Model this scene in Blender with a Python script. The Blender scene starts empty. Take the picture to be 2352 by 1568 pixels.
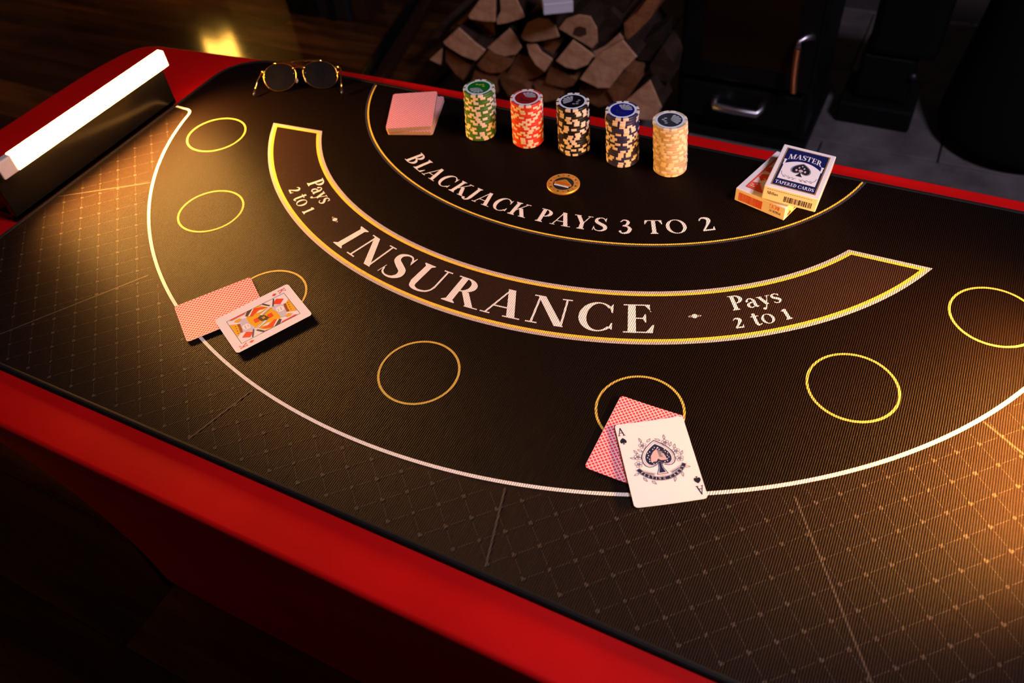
import bpy, bmesh, math, random
from mathutils import Vector, Matrix
random.seed(7)
C = bpy.context.scene.collection
sin, cos, pi, R = math.sin, math.cos, math.pi, math.radians

# ------------------------------------------------------------------ camera, world, lights, exposure
OX, OY, MZ = .362, -.55, .75            # table frame -> world offsets; mat surface height
FPX, TILT, ROLL, CH, HEAD = 1861.94, .823926, -.115895, .606596, R(-31.3)
fw = Vector((0, cos(TILT), -sin(TILT))); rt = Vector((1, 0, 0)); up = rt.cross(fw)
rt, up = cos(ROLL)*rt + sin(ROLL)*up, -sin(ROLL)*rt + cos(ROLL)*up
Q = Matrix.Rotation(-HEAD, 3, 'Z')
rt, up, fw = Q @ rt, Q @ up, Q @ fw
CAM = Vector((OX, OY, MZ + CH))
cd = bpy.data.cameras.new('camera'); cam = bpy.data.objects.new('camera', cd); C.objects.link(cam)
cam.matrix_world = Matrix(((rt.x, up.x, -fw.x, CAM.x), (rt.y, up.y, -fw.y, CAM.y), (rt.z, up.z, -fw.z, CAM.z), (0, 0, 0, 1)))
cd.sensor_width = 36; cd.lens = 36*FPX/2352; cd.clip_start = .02
cd.dof.use_dof = True; cd.dof.focus_distance = .84; cd.dof.aperture_fstop = 6.0
bpy.context.scene.camera = cam
vs = bpy.context.scene.view_settings
vs.view_transform = 'Standard'; vs.look = 'None'; vs.gamma = 1; vs.exposure = 0.0; vs.use_curve_mapping = False
wd = bpy.data.worlds.new('world'); bpy.context.scene.world = wd; wd.use_nodes = True
wd.node_tree.nodes['Background'].inputs[0].default_value = (.5, .4, .6, 1)
wd.node_tree.nodes['Background'].inputs[1].default_value = .004
def area(name, loc, target, sx, sy, power, col, spread=180):
    l = bpy.data.lights.new(name, 'AREA'); l.shape = 'RECTANGLE'; l.size = sx; l.size_y = sy; l.energy = power; l.color = col; l.spread = R(spread)
    o = bpy.data.objects.new(name, l); C.objects.link(o); o.location = loc
    o.rotation_euler = (Vector(target) - Vector(loc)).to_track_quat('-Z', 'Y').to_euler()
    return o
area('ceiling_light_glow', (1.25, .10, 2.35), (.1, 0, .75), .5, .5, 47, (.97, .89, 1.12))

def px(x, y, z=None, Y=None):
    """the point seen at pixel (x, y) on the level z or on the upright plane Y"""
    d = rt*((x-1176)/FPX) - up*((y-784)/FPX) + fw
    k = (z - CAM.z)/d.z if z is not None else (Y - CAM.y)/d.y
    return CAM + d*k
def tw(x, y, z=0): return Vector((x+OX, y+OY, MZ+z))

# ------------------------------------------------------------------ materials
def nt(m): return m.node_tree.nodes, m.node_tree.links
def mat(name, col, rough=.6, metal=0, spec=.5, coat=0, emit=None, sheen=0):
    m = bpy.data.materials.new(name); m.use_nodes = True
    b = m.node_tree.nodes['Principled BSDF']
    b.inputs['Base Color'].default_value = (*col, 1); b.inputs['Roughness'].default_value = rough
    b.inputs['Metallic'].default_value = metal; b.inputs['Specular IOR Level'].default_value = spec
    b.inputs['Coat Weight'].default_value = coat; b.inputs['Sheen Weight'].default_value = sheen
    if emit: b.inputs['Emission Color'].default_value = (*emit[0], 1); b.inputs['Emission Strength'].default_value = emit[1]
    return m
def math_(N, L, op, a, b=None, c=None):
    n = N.new('ShaderNodeMath'); n.operation = op
    for i, v in enumerate((a, b, c)):
        if v is None: continue
        if isinstance(v, (int, float)): n.inputs[i].default_value = v
        else: L.new(v, n.inputs[i])
    return n.outputs[0]
def ramp(N, L, fac, stops):
    r = N.new('ShaderNodeValToRGB'); e = r.color_ramp.elements
    while len(e) < len(stops): e.new(.5)
    for k, (p, c) in enumerate(stops): e[k].position = p; e[k].color = (*c, 1)
    L.new(fac, r.inputs[0]); return r.outputs[0]
def noise(N, L, vec, scale, detail=3, rough=.5):
    n = N.new('ShaderNodeTexNoise'); n.inputs['Scale'].default_value = scale; n.inputs['Detail'].default_value = detail; n.inputs['Roughness'].default_value = rough
    if vec is not None: L.new(vec, n.inputs['Vector'])
    return n.outputs['Fac']
def mapping(N, L, src, scale=(1, 1, 1), rot=(0, 0, 0), loc=None):
    n = N.new('ShaderNodeMapping'); n.inputs['Scale'].default_value = scale; n.inputs['Rotation'].default_value = rot
    L.new(src, n.inputs['Vector'])
    if loc is not None: L.new(loc, n.inputs['Location'])
    return n.outputs[0]
def mul(N, L, a, b):
    n = N.new('ShaderNodeMix'); n.data_type = 'RGBA'; n.blend_type = 'MULTIPLY'; n.inputs[0].default_value = 1
    for i, v in ((6, a), (7, b)):
        if isinstance(v, tuple): n.inputs[i].default_value = (*v, 1)
        else: L.new(v, n.inputs[i])
    return n.outputs[2]
def bump(N, L, h, strength, dist, to):
    b = N.new('ShaderNodeBump'); b.inputs['Strength'].default_value = strength; b.inputs['Distance'].default_value = dist
    L.new(h, b.inputs['Height']); L.new(b.outputs[0], to.inputs['Normal'])
def fabric(name, col, rough=.55, spec=.5, depth=.55, sheen=0.0):
    """ribbed polyester mat cloth: 2 mm ribs running across the table"""
    m = mat(name, col, rough, spec=spec, sheen=sheen); N, L = nt(m); b = N['Principled BSDF']
    g = N.new('ShaderNodeNewGeometry'); s = N.new('ShaderNodeSeparateXYZ'); L.new(g.outputs['Position'], s.inputs[0])
    wob = noise(N, L, mapping(N, L, g.outputs['Position'], (60, 25, 0)), 1, 2)
    ph = math_(N, L, 'ADD', math_(N, L, 'MULTIPLY', s.outputs[0], 2*pi/.00205), math_(N, L, 'MULTIPLY', wob, 2.0))
    rib = math_(N, L, 'MULTIPLY_ADD', math_(N, L, 'SINE', ph), .5, .5)
    th = noise(N, L, mapping(N, L, g.outputs['Position'], (900, 420, 0)), 1, 2, .6)
    hgt = math_(N, L, 'ADD', rib, math_(N, L, 'MULTIPLY', th, .9))
    shade = math_(N, L, 'MULTIPLY_ADD', hgt, depth, 1-depth*.95)
    cr = N.new('ShaderNodeCombineColor'); [L.new(shade, cr.inputs[i]) for i in range(3)]
    L.new(mul(N, L, col, cr.outputs[0]), b.inputs['Base Color'])
    bump(N, L, hgt, .7, .0006, b)
    return m
M = {}
M['mat_black'] = fabric('mat_black_cloth', (.0044, .0022, .0016), .5, .034)
M['mat_brown'] = fabric('mat_brown_print', (.0108, .0056, .0038), .5, .034)
M['mat_band'] = fabric('mat_band_print', (.022, .0108, .0074), .5, .03)
M['p_white'] = fabric('print_white', (.72, .66, .64), .6, .12, .16)
M['p_line'] = fabric('print_line_white', (.74, .68, .62), .6, .12, .2)
M['p_yellow'] = fabric('print_yellow', (.80, .50, .05), .6, .12, .16)
M['p_gold'] = fabric('print_gold', (.50, .33, .06), .6, .12, .22)
M['p_pale'] = fabric('print_pale', (.42, .34, .33), .6, .12, .2)
M['p_grey'] = fabric('print_grey', (.040, .036, .046), .6, .12, .25)
M['p_faint'] = fabric('print_faint', (.036, .024, .018), .6, .12, .35)
M['hem'] = mat('mat_hem', (.004, .0035, .0035), .75, spec=.2)
def red_cloth():
    m = mat('red_stretch_cloth', (.46, .0022, .0022), .6, spec=.08, sheen=.0); N, L = nt(m); b = N['Principled BSDF']
    g = N.new('ShaderNodeNewGeometry')
    n1 = noise(N, L, mapping(N, L, g.outputs['Position'], (9, 9, 9)), 1, 3)
    n2 = noise(N, L, mapping(N, L, g.outputs['Position'], (1500, 1500, 1500)), 1, 1)
    L.new(ramp(N, L, n1, [(.3, (.40, .0018, .0018)), (.7, (.50, .003, .003))]), b.inputs['Base Color'])
    bump(N, L, n2, .15, .0003, b)
    return m
M['red'] = red_cloth()
M['card'] = mat('card_white', (.80, .74, .75), .38, spec=.35)
M['card_edge'] = mat('card_edge', (.62, .50, .42), .6)
M['ink_red'] = mat('ink_red', (.72, .018, .012), .4, spec=.35)
M['ink_black'] = mat('ink_black', (.012, .012, .020), .4, spec=.35)
M['ink_navy'] = mat('ink_navy', (.014, .018, .055), .4, spec=.35)
M['ink_gold'] = mat('ink_gold', (.74, .36, .010), .4, spec=.35)
M['ink_brown'] = mat('ink_brown', (.25, .035, .015), .4, spec=.35)
M['ink_lavender'] = mat('ink_lavender', (.52, .49, .60), .4, spec=.35)
M['ink_white'] = mat('ink_white', (.80, .75, .76), .4, spec=.35)
M['ink_grey'] = mat('ink_grey', (.22, .20, .22), .4, spec=.35)
M['ink_orange'] = mat('ink_orange', (.76, .085, .030), .4, spec=.35)
M['ink_pink'] = mat('ink_pink', (.58, .42, .42), .4, spec=.35)
def card_back():
    m = mat('card_back_lattice', (.7, .05, .06), .38, spec=.35); N, L = nt(m); b = N['Principled BSDF']
    t = N.new('ShaderNodeTexCoord'); s = N.new('ShaderNodeSeparateXYZ'); L.new(t.outputs['Object'], s.inputs[0])
    k = 1/.0044
    u = math_(N, L, 'FRACT', math_(N, L, 'MULTIPLY', math_(N, L, 'ADD', s.outputs[0], s.outputs[1]), k))
    v = math_(N, L, 'FRACT', math_(N, L, 'MULTIPLY', math_(N, L, 'SUBTRACT', s.outputs[0], s.outputs[1]), k))
    ln = math_(N, L, 'MAXIMUM', math_(N, L, 'LESS_THAN', u, .28), math_(N, L, 'LESS_THAN', v, .28))
    mx = N.new('ShaderNodeMix'); mx.data_type = 'RGBA'; mx.inputs[6].default_value = (.72, .045, .055, 1); mx.inputs[7].default_value = (.82, .60, .62, 1)
    L.new(ln, mx.inputs[0]); L.new(mx.outputs[2], b.inputs['Base Color'])
    return m
M['back'] = card_back()
def deck_edge():
    m = mat('deck_edge_layers', (.6, .45, .36), .65, spec=.2); N, L = nt(m); b = N['Principled BSDF']
    g = N.new('ShaderNodeNewGeometry'); s = N.new('ShaderNodeSeparateXYZ'); L.new(g.outputs['Position'], s.inputs[0])
    w = math_(N, L, 'MULTIPLY_ADD', math_(N, L, 'SINE', math_(N, L, 'MULTIPLY', s.outputs[2], 2*pi/.00075)), .5, .5)
    L.new(ramp(N, L, w, [(0, (.30, .16, .10)), (1, (.56, .38, .27))]), b.inputs['Base Color'])
    return m
M['deck_edge'] = deck_edge()
M['box_card'] = mat('box_cardboard', (.80, .73, .72), .45, spec=.4, coat=.2)
M['gold'] = mat('polished_gold', (.92, .55, .14), .16, metal=1)
M['gold_chip'] = mat('gold_chip_metal', (.85, .47, .08), .34, metal=.65)
M['gold_flat'] = mat('gold_enamel', (.70, .33, .03), .3, metal=.6)
M['lens'] = mat('dark_lens', (.006, .006, .009), .06, spec=.5)
M['tip'] = mat('temple_tip', (.02, .02, .025), .25)
M['pad'] = mat('nose_pad', (.35, .28, .26), .2)
M['lamp_black'] = mat('lamp_housing_black', (.004, .0035, .003), .2, spec=.2)
M['lamp_white'] = mat('lamp_bar_white', (.62, .52, .48), .4)
M['lamp_glow'] = mat('lamp_diffuser_glow', (.9, .8, .6), .4, emit=((1, .46, .10), 40))
M['plastic_black'] = mat('black_plastic', (.0025, .0025, .003), .5, spec=.22)
M['iron'] = mat('black_iron', (.0035, .0032, .0036), .45, spec=.25)
M['chrome'] = mat('chrome', (.66, .60, .66), .32, metal=1)
M['coil'] = mat('copper_coil', (.40, .13, .05), .3, metal=.8)
M['glass_dark'] = mat('stove_glass', (.010, .0045, .0025), .10, spec=.6)
M['frame_dark'] = mat('painted_frame', (.012, .011, .018), .45)
M['frame_brown'] = mat('brown_wood_trim', (.030, .008, .004), .5)
M['wall'] = mat('wall_paint', (.050, .040, .040), .85)
M['ceil'] = mat('ceiling_paint', (.30, .28, .28), .9)
M['box_white'] = mat('white_carton', (.72, .68, .80), .5)
M['fabric_black'] = mat('black_fabric', (.0022, .0022, .0026), .9, spec=.15)
def wood_floor():
    m = mat('floor_wood', (.1, .04, .015), .13, spec=.4); N, L = nt(m); b = N['Principled BSDF']
    t = N.new('ShaderNodeTexCoord'); oi = N.new('ShaderNodeObjectInfo')
    off = N.new('ShaderNodeCombineXYZ'); [L.new(math_(N, L, 'MULTIPLY', oi.outputs['Random'], f), off.inputs[i]) for i, f in enumerate((37, 91, 13))]
    gr = noise(N, L, mapping(N, L, t.outputs['Object'], (1.6, 16, 4), loc=off.outputs[0]), 1, 5, .6)
    fig = noise(N, L, mapping(N, L, t.outputs['Object'], (4, 7, 3), loc=off.outputs[0]), 1, 3, .5)
    base = ramp(N, L, gr, [(.30, (.014, .0045, .0016)), (.48, (.048, .016, .0048)), (.62, (.085, .030, .0085)), (.80, (.036, .011, .0035))])
    tone = ramp(N, L, math_(N, L, 'ADD', math_(N, L, 'MULTIPLY', oi.outputs['Random'], .72), math_(N, L, 'MULTIPLY', fig, .28)), [(.1, (.42, .38, .34)), (.55, (.95, .90, .85)), (.92, (2.3, 2.2, 1.7))])
    L.new(mul(N, L, base, tone), b.inputs['Base Color'])
    bump(N, L, gr, .10, .001, b)
    return m
M['floor'] = wood_floor()
def stone():
    m = mat('hearth_stone', (.1, .09, .10), .7, spec=.3); N, L = nt(m); b = N['Principled BSDF']
    g = N.new('ShaderNodeNewGeometry'); oi = N.new('ShaderNodeObjectInfo')
    n1 = noise(N, L, mapping(N, L, g.outputs['Position'], (9, 9, 9)), 1, 5, .6)
    L.new(ramp(N, L, n1, [(.3, (.075, .062, .066)), (.7, (.16, .135, .145))]), b.inputs['Base Color'])
    bump(N, L, n1, .3, .004, b)
    return m
M['stone'] = stone()
M['slab'] = mat('subfloor', (.01, .007, .006), .8)
def log_mat(name, a, bcol, sc):
    m = mat(name, a, .8, spec=.2); N, L = nt(m); b = N['Principled BSDF']
    t = N.new('ShaderNodeTexCoord'); oi = N.new('ShaderNodeObjectInfo')
    n1 = noise(N, L, mapping(N, L, t.outputs['Object'], sc), 1, 5, .6)
    col = ramp(N, L, n1, [(.3, a), (.7, bcol)])
    tone = ramp(N, L, oi.outputs['Random'], [(0, (.62, .55, .5)), (1, (1.15, 1.05, 1.0))])
    L.new(mul(N, L, col, tone), b.inputs['Base Color'])
    bump(N, L, n1, .6, .01, b)
    return m
M['log_end'] = log_mat('log_end_grain', (.50, .25, .14), (.74, .45, .30), (26, 8, 26))
M['log_side'] = log_mat('log_split_side', (.19, .075, .03), (.38, .16, .07), (30, 5, 30))
M['bark'] = log_mat('log_bark', (.014, .007, .005), (.055, .030, .020), (22, 7, 22))
M['knot'] = mat('log_knot', (.06, .020, .008), .9)

# ------------------------------------------------------------------ mesh helpers
def link(o, parent=None):
    C.objects.link(o)
    if parent is not None: o.parent = parent
    return o
class MB:
    def __init__(s): s.v = []; s.f = []; s.mi = []
    def poly(s, pts, mi=0):
        n = len(s.v); s.v += [tuple(p) for p in pts]; s.f.append(tuple(range(n, n+len(pts)))); s.mi.append(mi)
    def face(s, idx, mi=0): s.f.append(tuple(idx)); s.mi.append(mi)
    def vert(s, p): s.v.append(tuple(p)); return len(s.v)-1
    def strip(s, A, B, mi=0, closed=False):
        n = len(s.v); m = len(A); s.v += [tuple(p) for p in A] + [tuple(p) for p in B]
        for i in range(m if closed else m-1):
            j = (i+1) % m; s.f.append((n+i, n+j, n+m+j, n+m+i)); s.mi.append(mi)
    def box(s, a, b, mi=0, M_=None):
        x0, y0, z0 = a; x1, y1, z1 = b; n = len(s.v)
        P = [(x0,y0,z0),(x1,y0,z0),(x1,y1,z0),(x0,y1,z0),(x0,y0,z1),(x1,y0,z1),(x1,y1,z1),(x0,y1,z1)]
        s.v += [tuple(M_ @ Vector(p)) if M_ else p for p in P]
        for f in ((3,2,1,0),(4,5,6,7),(0,1,5,4),(1,2,6,5),(2,3,7,6),(3,0,4,7)): s.f.append(tuple(n+i for i in f)); s.mi.append(mi)
    def prism(s, pts, z0, z1, top=0, side=0, bottom=True):
        """pts counter-clockwise (x, y)"""
        n = len(s.v); m = len(pts); s.v += [(p[0], p[1], z0) for p in pts] + [(p[0], p[1], z1) for p in pts]
        s.face(range(n+m, n+2*m), top)
        if bottom: s.face(range(n+m-1, n-1, -1), side)
        for i in range(m): j = (i+1) % m; s.face((n+i, n+j, n+m+j, n+m+i), side)
    def tube(s, path, r, seg=8, mi=0, caps=True, closed=False):
        path = [Vector(p) for p in path]; m = len(path); rings = []
        rr = r if isinstance(r, (list, tuple)) else [r]*m
        u = None
        for i, p in enumerate(path):
            if closed: d = path[(i+1) % m] - path[i-1]
            else: d = path[min(i+1, m-1)] - path[max(i-1, 0)]
            d.normalize()
            if u is None: u = d.orthogonal().normalized()
            u = (u - d*u.dot(d)).normalized(); w = d.cross(u)
            rings.append([len(s.v)+k for k in range(seg)])
            s.v += [tuple(p + (u*cos(2*pi*k/seg) + w*sin(2*pi*k/seg))*rr[i]) for k in range(seg)]
        for i in range(m if closed else m-1):
            a, b = rings[i], rings[(i+1) % m]
            for k in range(seg): l = (k+1) % seg; s.face((a[k], a[l], b[l], b[k]), mi)
        if caps and not closed: s.face(rings[0][::-1], mi); s.face(rings[-1], mi)
    def lathe(s, prof, seg=48, mi=0, c=(0, 0, 0)):
        rings = []
        for r, z in prof:
            rings.append([len(s.v)+k for k in range(seg)]); s.v += [(c[0]+r*cos(2*pi*k/seg), c[1]+r*sin(2*pi*k/seg), c[2]+z) for k in range(seg)]
        for a, b in zip(rings, rings[1:]):
            for k in range(seg): l = (k+1) % seg; s.face((a[k], a[l], b[l], b[k]), mi)
    def build(s, name, mats, parent=None, off=None, smooth=False, bevel=0, bseg=2, fix=False):
        me = bpy.data.meshes.new(name)
        v = s.v if off is None else [(p[0]-off[0], p[1]-off[1], p[2]-off[2]) for p in s.v]
        me.from_pydata(v, [], s.f)
        for m in (mats if isinstance(mats, (list, tuple)) else [mats]): me.materials.append(M[m])
        for p, i in zip(me.polygons, s.mi): p.material_index = i; p.use_smooth = smooth
        me.update()
        if fix:
            bm = bmesh.new(); bm.from_mesh(me); bmesh.ops.remove_doubles(bm, verts=bm.verts, dist=1e-6); bmesh.ops.recalc_face_normals(bm, faces=bm.faces); bm.to_mesh(me); bm.free()
        o = bpy.data.objects.new(name, me); link(o, parent)
        if off is not None and parent is None: o.location = off
        if bevel:
            b = o.modifiers.new('bevel', 'BEVEL'); b.width = bevel; b.segments = bseg; b.limit_method = 'ANGLE'; b.angle_limit = R(35); b.harden_normals = False
        return o
def tag(o, label, cat, group=None):
    o['label'] = label; o['category'] = cat
    if group: o['group'] = group
    return o
def empty(name, loc, label=None, cat=None, group=None, rz=0):
    o = bpy.data.objects.new(name, None); o.empty_display_size = .02; link(o); o.location = loc; o.rotation_euler.z = rz
    if label: tag(o, label, cat, group)
    return o
def struct(o): o['kind'] = 'structure'; return o
def dup(src, parent=None):
    c = src.copy(); C.objects.link(c); c.parent = parent
    for ch in src.children: dup(ch, c)
    return c
def rrect(w, h, r, n=6):
    out = []
    for cx, cy, a0 in ((w/2-r, h/2-r, 0), (-w/2+r, h/2-r, 90), (-w/2+r, -h/2+r, 180), (w/2-r, -h/2+r, 270)):
        out += [(cx + r*cos(R(a0+90*k/n)), cy + r*sin(R(a0+90*k/n))) for k in range(n+1)]
    return out

# ------------------------------------------------------------------ serif lettering (polygons in units of the cap height)
TH, TN = .175, .048
def ell(cx, cy, rx, ry, a0, a1, n=18): return [(cx+rx*cos(R(a0+(a1-a0)*k/n)), cy+ry*sin(R(a0+(a1-a0)*k/n))) for k in range(n+1)]
def quads(A, B): return [[A[i], A[i+1], B[i+1], B[i]] for i in range(len(A)-1)]
def st(x, w=TH, y0=0, y1=1): return [[(x, y0), (x+w, y0), (x+w, y1), (x, y1)]]
def sf(x0, x1, y, t=.04): return [[(x0, y), (x1, y), (x1, y+t), (x0, y+t)]]
def sfb(xa, xb, y=0, e=.085, top=False):
    """bracketed serif under (or over) a stem from xa to xb"""
    d = -1 if top else 1; y = 1 if top else y
    return [[(xa-e, y), (xb+e, y), (xb+e, y+d*.028), (xb, y+d*.10), (xa, y+d*.10), (xa-e, y+d*.028)][::d]]
def dg(x0, y0, x1, y1, w): return [[(x0, y0), (x0+w, y0), (x1+w, y1), (x1, y1)]]
def bowl(x, y0, y1, w, th=TH):
    cy, ry = (y0+y1)/2, (y1-y0)/2
    return quads(ell(x, cy, w, ry, -90, 90), ell(x, cy, w-th, ry-TN, -90, 90))
def ring(cx, cy, rx, ry, irx, iry, a0=0, a1=360, dx=0): return quads(ell(cx, cy, rx, ry, a0, a1, 32), ell(cx+dx, cy, irx, iry, a0, a1, 32))
def stroke(P, Wd, n=7):
    """smooth ribbon through points with widths"""
    pts, ws = [], []
    for i in range(len(P)-1):
        p0, p1, p2, p3 = P[max(i-1, 0)], P[i], P[i+1], P[min(i+2, len(P)-1)]
        for k in range(n):
            t = k/n; c = [.5*((2*b)+(-a+c_)*t+(2*a-5*b+4*c_-d)*t*t+(-a+3*b-3*c_+d)*t**3) for a, b, c_, d in zip(p0, p1, p2, p3)]
            pts.append(c); ws.append(Wd[i]*(1-t)+Wd[i+1]*t)
    pts.append(P[-1]); ws.append(Wd[-1]); A, B = [], []
    for i, p in enumerate(pts):
        a, b = pts[max(i-1, 0)], pts[min(i+1, len(pts)-1)]; dx, dy = b[0]-a[0], b[1]-a[1]; l = math.hypot(dx, dy) or 1
        nx, ny = -dy/l*ws[i]/2, dx/l*ws[i]/2; A.append((p[0]+nx, p[1]+ny)); B.append((p[0]-nx, p[1]-ny))
    return quads(A, B)
def disc(x, y, r): return [ell(x, y, r, r, 0, 345, 23)]
G = {
 'I': (st(.12)+sfb(.12, .285)+sfb(.12, .285, top=True), .42),
 'L': (st(.12)+sfb(.12, .285)+sfb(.12, .285, top=True)+sf(.12, .64, 0)+[[(.50, .03), (.64, 0), (.67, .30), (.64, .30)]], .70),
 'B': (st(.12)+sf(.03, .3, 0)+sf(.03, .3, .96)+bowl(.28, .5, 1, .33)+bowl(.28, 0, .54, .40)+sf(.2, .3, .5), .73),
 'P': (st(.12)+sfb(.12, .285)+sf(.03, .3, .96)+bowl(.28, .44, 1, .36), .68),
 'R': (st(.12)+sfb(.12, .285)+sf(.03, .3, .96)+bowl(.28, .46, 1, .36)+dg(.66, 0, .34, .5, .19)+sf(.62, .95, 0, .035), .90),
 'D': (st(.12)+sf(.03, .3, 0)+sf(.03, .3, .96)+bowl(.28, 0, 1, .50), .84),
 'C': (ring(.46, .5, .42, .52, .27, .475, 42, 318, .03)+[[(.72, .86), (.80, .98), (.80, .66), (.77, .66)], [(.72, .14), (.77, .30), (.80, .30), (.80, .06)]], .86),
 'G': (ring(.46, .5, .42, .52, .27, .475, 42, 312, .03)+[[(.72, .86), (.80, .98), (.80, .66), (.77, .66)]]+st(.66, .15, .06, .42)+sf(.58, .88, .40), .92),
 'O': (ring(.47, .5, .44, .52, .285, .475), .94),
 'S': (stroke([(.54, .80), (.44, .955), (.28, .975), (.13, .86), (.15, .67), (.33, .53), (.52, .39), (.56, .20), (.44, .05), (.27, .02), (.13, .09), (.07, .24)], [.04, .05, .06, .13, .17, .19, .19, .16, .09, .05, .05, .04])+[[(.50, .80), (.56, .99), (.58, .99), (.57, .68)], [(.04, .02), (.07, .34), (.05, .34), (.02, .02)]], .64),
 'A': (dg(.06, 0, .38, 1, .05)+dg(.60, 0, .33, 1, .19)+sf(.18, .62, .30, .045)+sf(-.03, .20, 0)+sf(.50, .90, 0), .86),
 'N': (st(.12, .05)+dg(.66, 0, .07, 1, .20)+st(.78, .05)+sf(.02, .28, 0)+sf(0, .2, .96)+sf(.68, .93, .96), .94),
 'K': (st(.12)+sfb(.12, .285)+sfb(.12, .285, top=True)+dg(.26, .40, .66, 1, .055)+dg(.66, 0, .36, .60, .20)+sf(.57, .92, 0)+sf(.55, .82, .96), .88),
 'J': (st(.20, TH, .12, 1)+sfb(.20, .365, top=True)+stroke([(.282, .2), (.27, .02), (.16, -.10), (.02, -.07)], [TH, .13, .07, .05])+disc(.03, -.02, .075), .46),
 'U': (st(.12, TH, .22, 1)+sfb(.12, .285, top=True)+st(.74, .05, .26, 1)+sf(.65, .90, .96)+stroke([(.203, .30), (.25, .09), (.42, .012), (.62, .05), (.73, .17), (.765, .34)], [TH, .14, .075, .06, .05, .05]), .92),
 'E': (st(.12)+sf(.02, .64, 0)+sf(.02, .62, .96)+sf(.25, .50, .49)+[[(.50, .03), (.64, 0), (.68, .28), (.65, .28)], [(.50, .97), (.65, .74), (.62, .74), (.62, 1)], [(.44, .51), (.50, .36), (.52, .36), (.52, .66), (.50, .66)]], .72),
 'Y': (dg(.34, .42, .06, 1, .19)+dg(.44, .42, .70, 1, .05)+st(.34, TH, 0, .46)+sfb(.34, .505)+sf(-.02, .30, .96)+sf(.62, .86, .96), .84),
 'T': (st(.33)+sfb(.33, .495)+sf(.04, .79, .96)+[[(.04, 1), (.02, .70), (.05, .70), (.17, .96)], [(.79, 1), (.66, .96), (.78, .70), (.81, .70)]], .83),
 'M': (st(.12, .05)+dg(.46, 0, .09, 1, .19)+dg(.48, 0, .80, 1, .05)+st(.78, TH)+sf(.02, .28, 0)+sfb(.78, .945)+sf(0, .2, .96)+sf(.8, 1.03, .96), 1.06),
 '2': (stroke([(.08, .78), (.16, .93), (.32, .97), (.47, .86), (.47, .68), (.34, .42), (.12, .08)], [.05, .07, .11, .18, .18, .11, .07])+st(.08, .50, 0, .10)+[[(.48, .02), (.58, 0), (.60, .26), (.575, .26)]], .66),
 '3': (stroke([(.08, .80), (.20, .95), (.36, .93), (.42, .78), (.34, .60), (.18, .52)], [.05, .06, .10, .15, .11, .05])+stroke([(.18, .52), (.40, .48), (.50, .28), (.40, .05), (.20, -.02), (.06, .08)], [.05, .10, .18, .15, .08, .05])+disc(.09, .10, .06), .62),
 'a': (st(.34, .14, .07, .46)+stroke([(.09, .47), (.18, .60), (.33, .60), (.41, .45)], [.09, .06, .07, .14])+disc(.11, .47, .065)+ring(.235, .17, .19, .185, .065, .13, 60, 300)+stroke([(.16, .32), (.28, .37), (.40, .36)], [.05, .045, .045])+stroke([(.16, .02), (.28, .03), (.40, .12)], [.05, .05, .05])+stroke([(.41, .12), (.45, .02), (.55, .06)], [.14, .08, .03]), .57),
 'y': (dg(.28, .05, .07, .62, .15)+dg(.20, -.20, .50, .62, .045)+sf(.01, .27, .59, .035)+sf(.42, .63, .59, .035)+disc(.16, -.20, .075), .62),
 's': (stroke([(.38, .50), (.30, .60), (.18, .60), (.10, .50), (.14, .38), (.30, .26), (.36, .14), (.28, .02), (.15, .01), (.06, .12)], [.04, .05, .07, .11, .13, .14, .12, .07, .05, .04])+[[(.35, .48), (.39, .62), (.41, .62), (.40, .44)]], .46),
 't': (st(.12, .14, .12, .80)+sf(.02, .38, .58, .05)+stroke([(.19, .16), (.24, .02), (.40, .08)], [.14, .09, .03])+[[(.12, .60), (.12, .62), (.24, .82), (.26, .82), (.26, .60)]], .42),
 'o': (ring(.31, .31, .29, .325, .165, .29), .62),
 'i': (st(.10, .12, 0, .62)+sf(.04, .28, 0, .035)+[[(.02, .54), (.10, .62), (.22, .62), (.10, .52)]]+disc(.16, .78, .07), .32),
 'l': (st(.10, .12, 0, 1)+sf(.04, .28, 0, .035), .32), 'n': (st(.1, .12, 0, .62)+st(.38, .12, 0, .45)+stroke([(.16, .46), (.3, .60), (.44, .45)], [.05, .09, .12]), .56),
 '1': (st(.14, .15, 0, .70)+sfb(.14, .29, e=.07)+[[(.04, .60), (.14, .70), (.29, .70), (.14, .56)]], .40),
 'q': ([[(.02+u*.72, v*.66) for u, v in P] for P in stroke([(.08, .78), (.16, .93), (.32, .97), (.47, .86), (.47, .68), (.34, .42), (.12, .08)], [.05, .08, .14, .22, .22, .14, .09])+st(.08, .50, 0, .13)+[[(.48, .02), (.58, 0), (.60, .30), (.575, .30)]]], .50),
 '9': (ring(.3, .64, .26, .34, .12, .29)+stroke([(.5, .6), (.46, .25), (.2, 0)], [.15, .12, .05]), .62),
 ' ': ([], .34),
}
def text_w(t, tr=0): return sum(G[c][1]+tr for c in t)-tr
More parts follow.
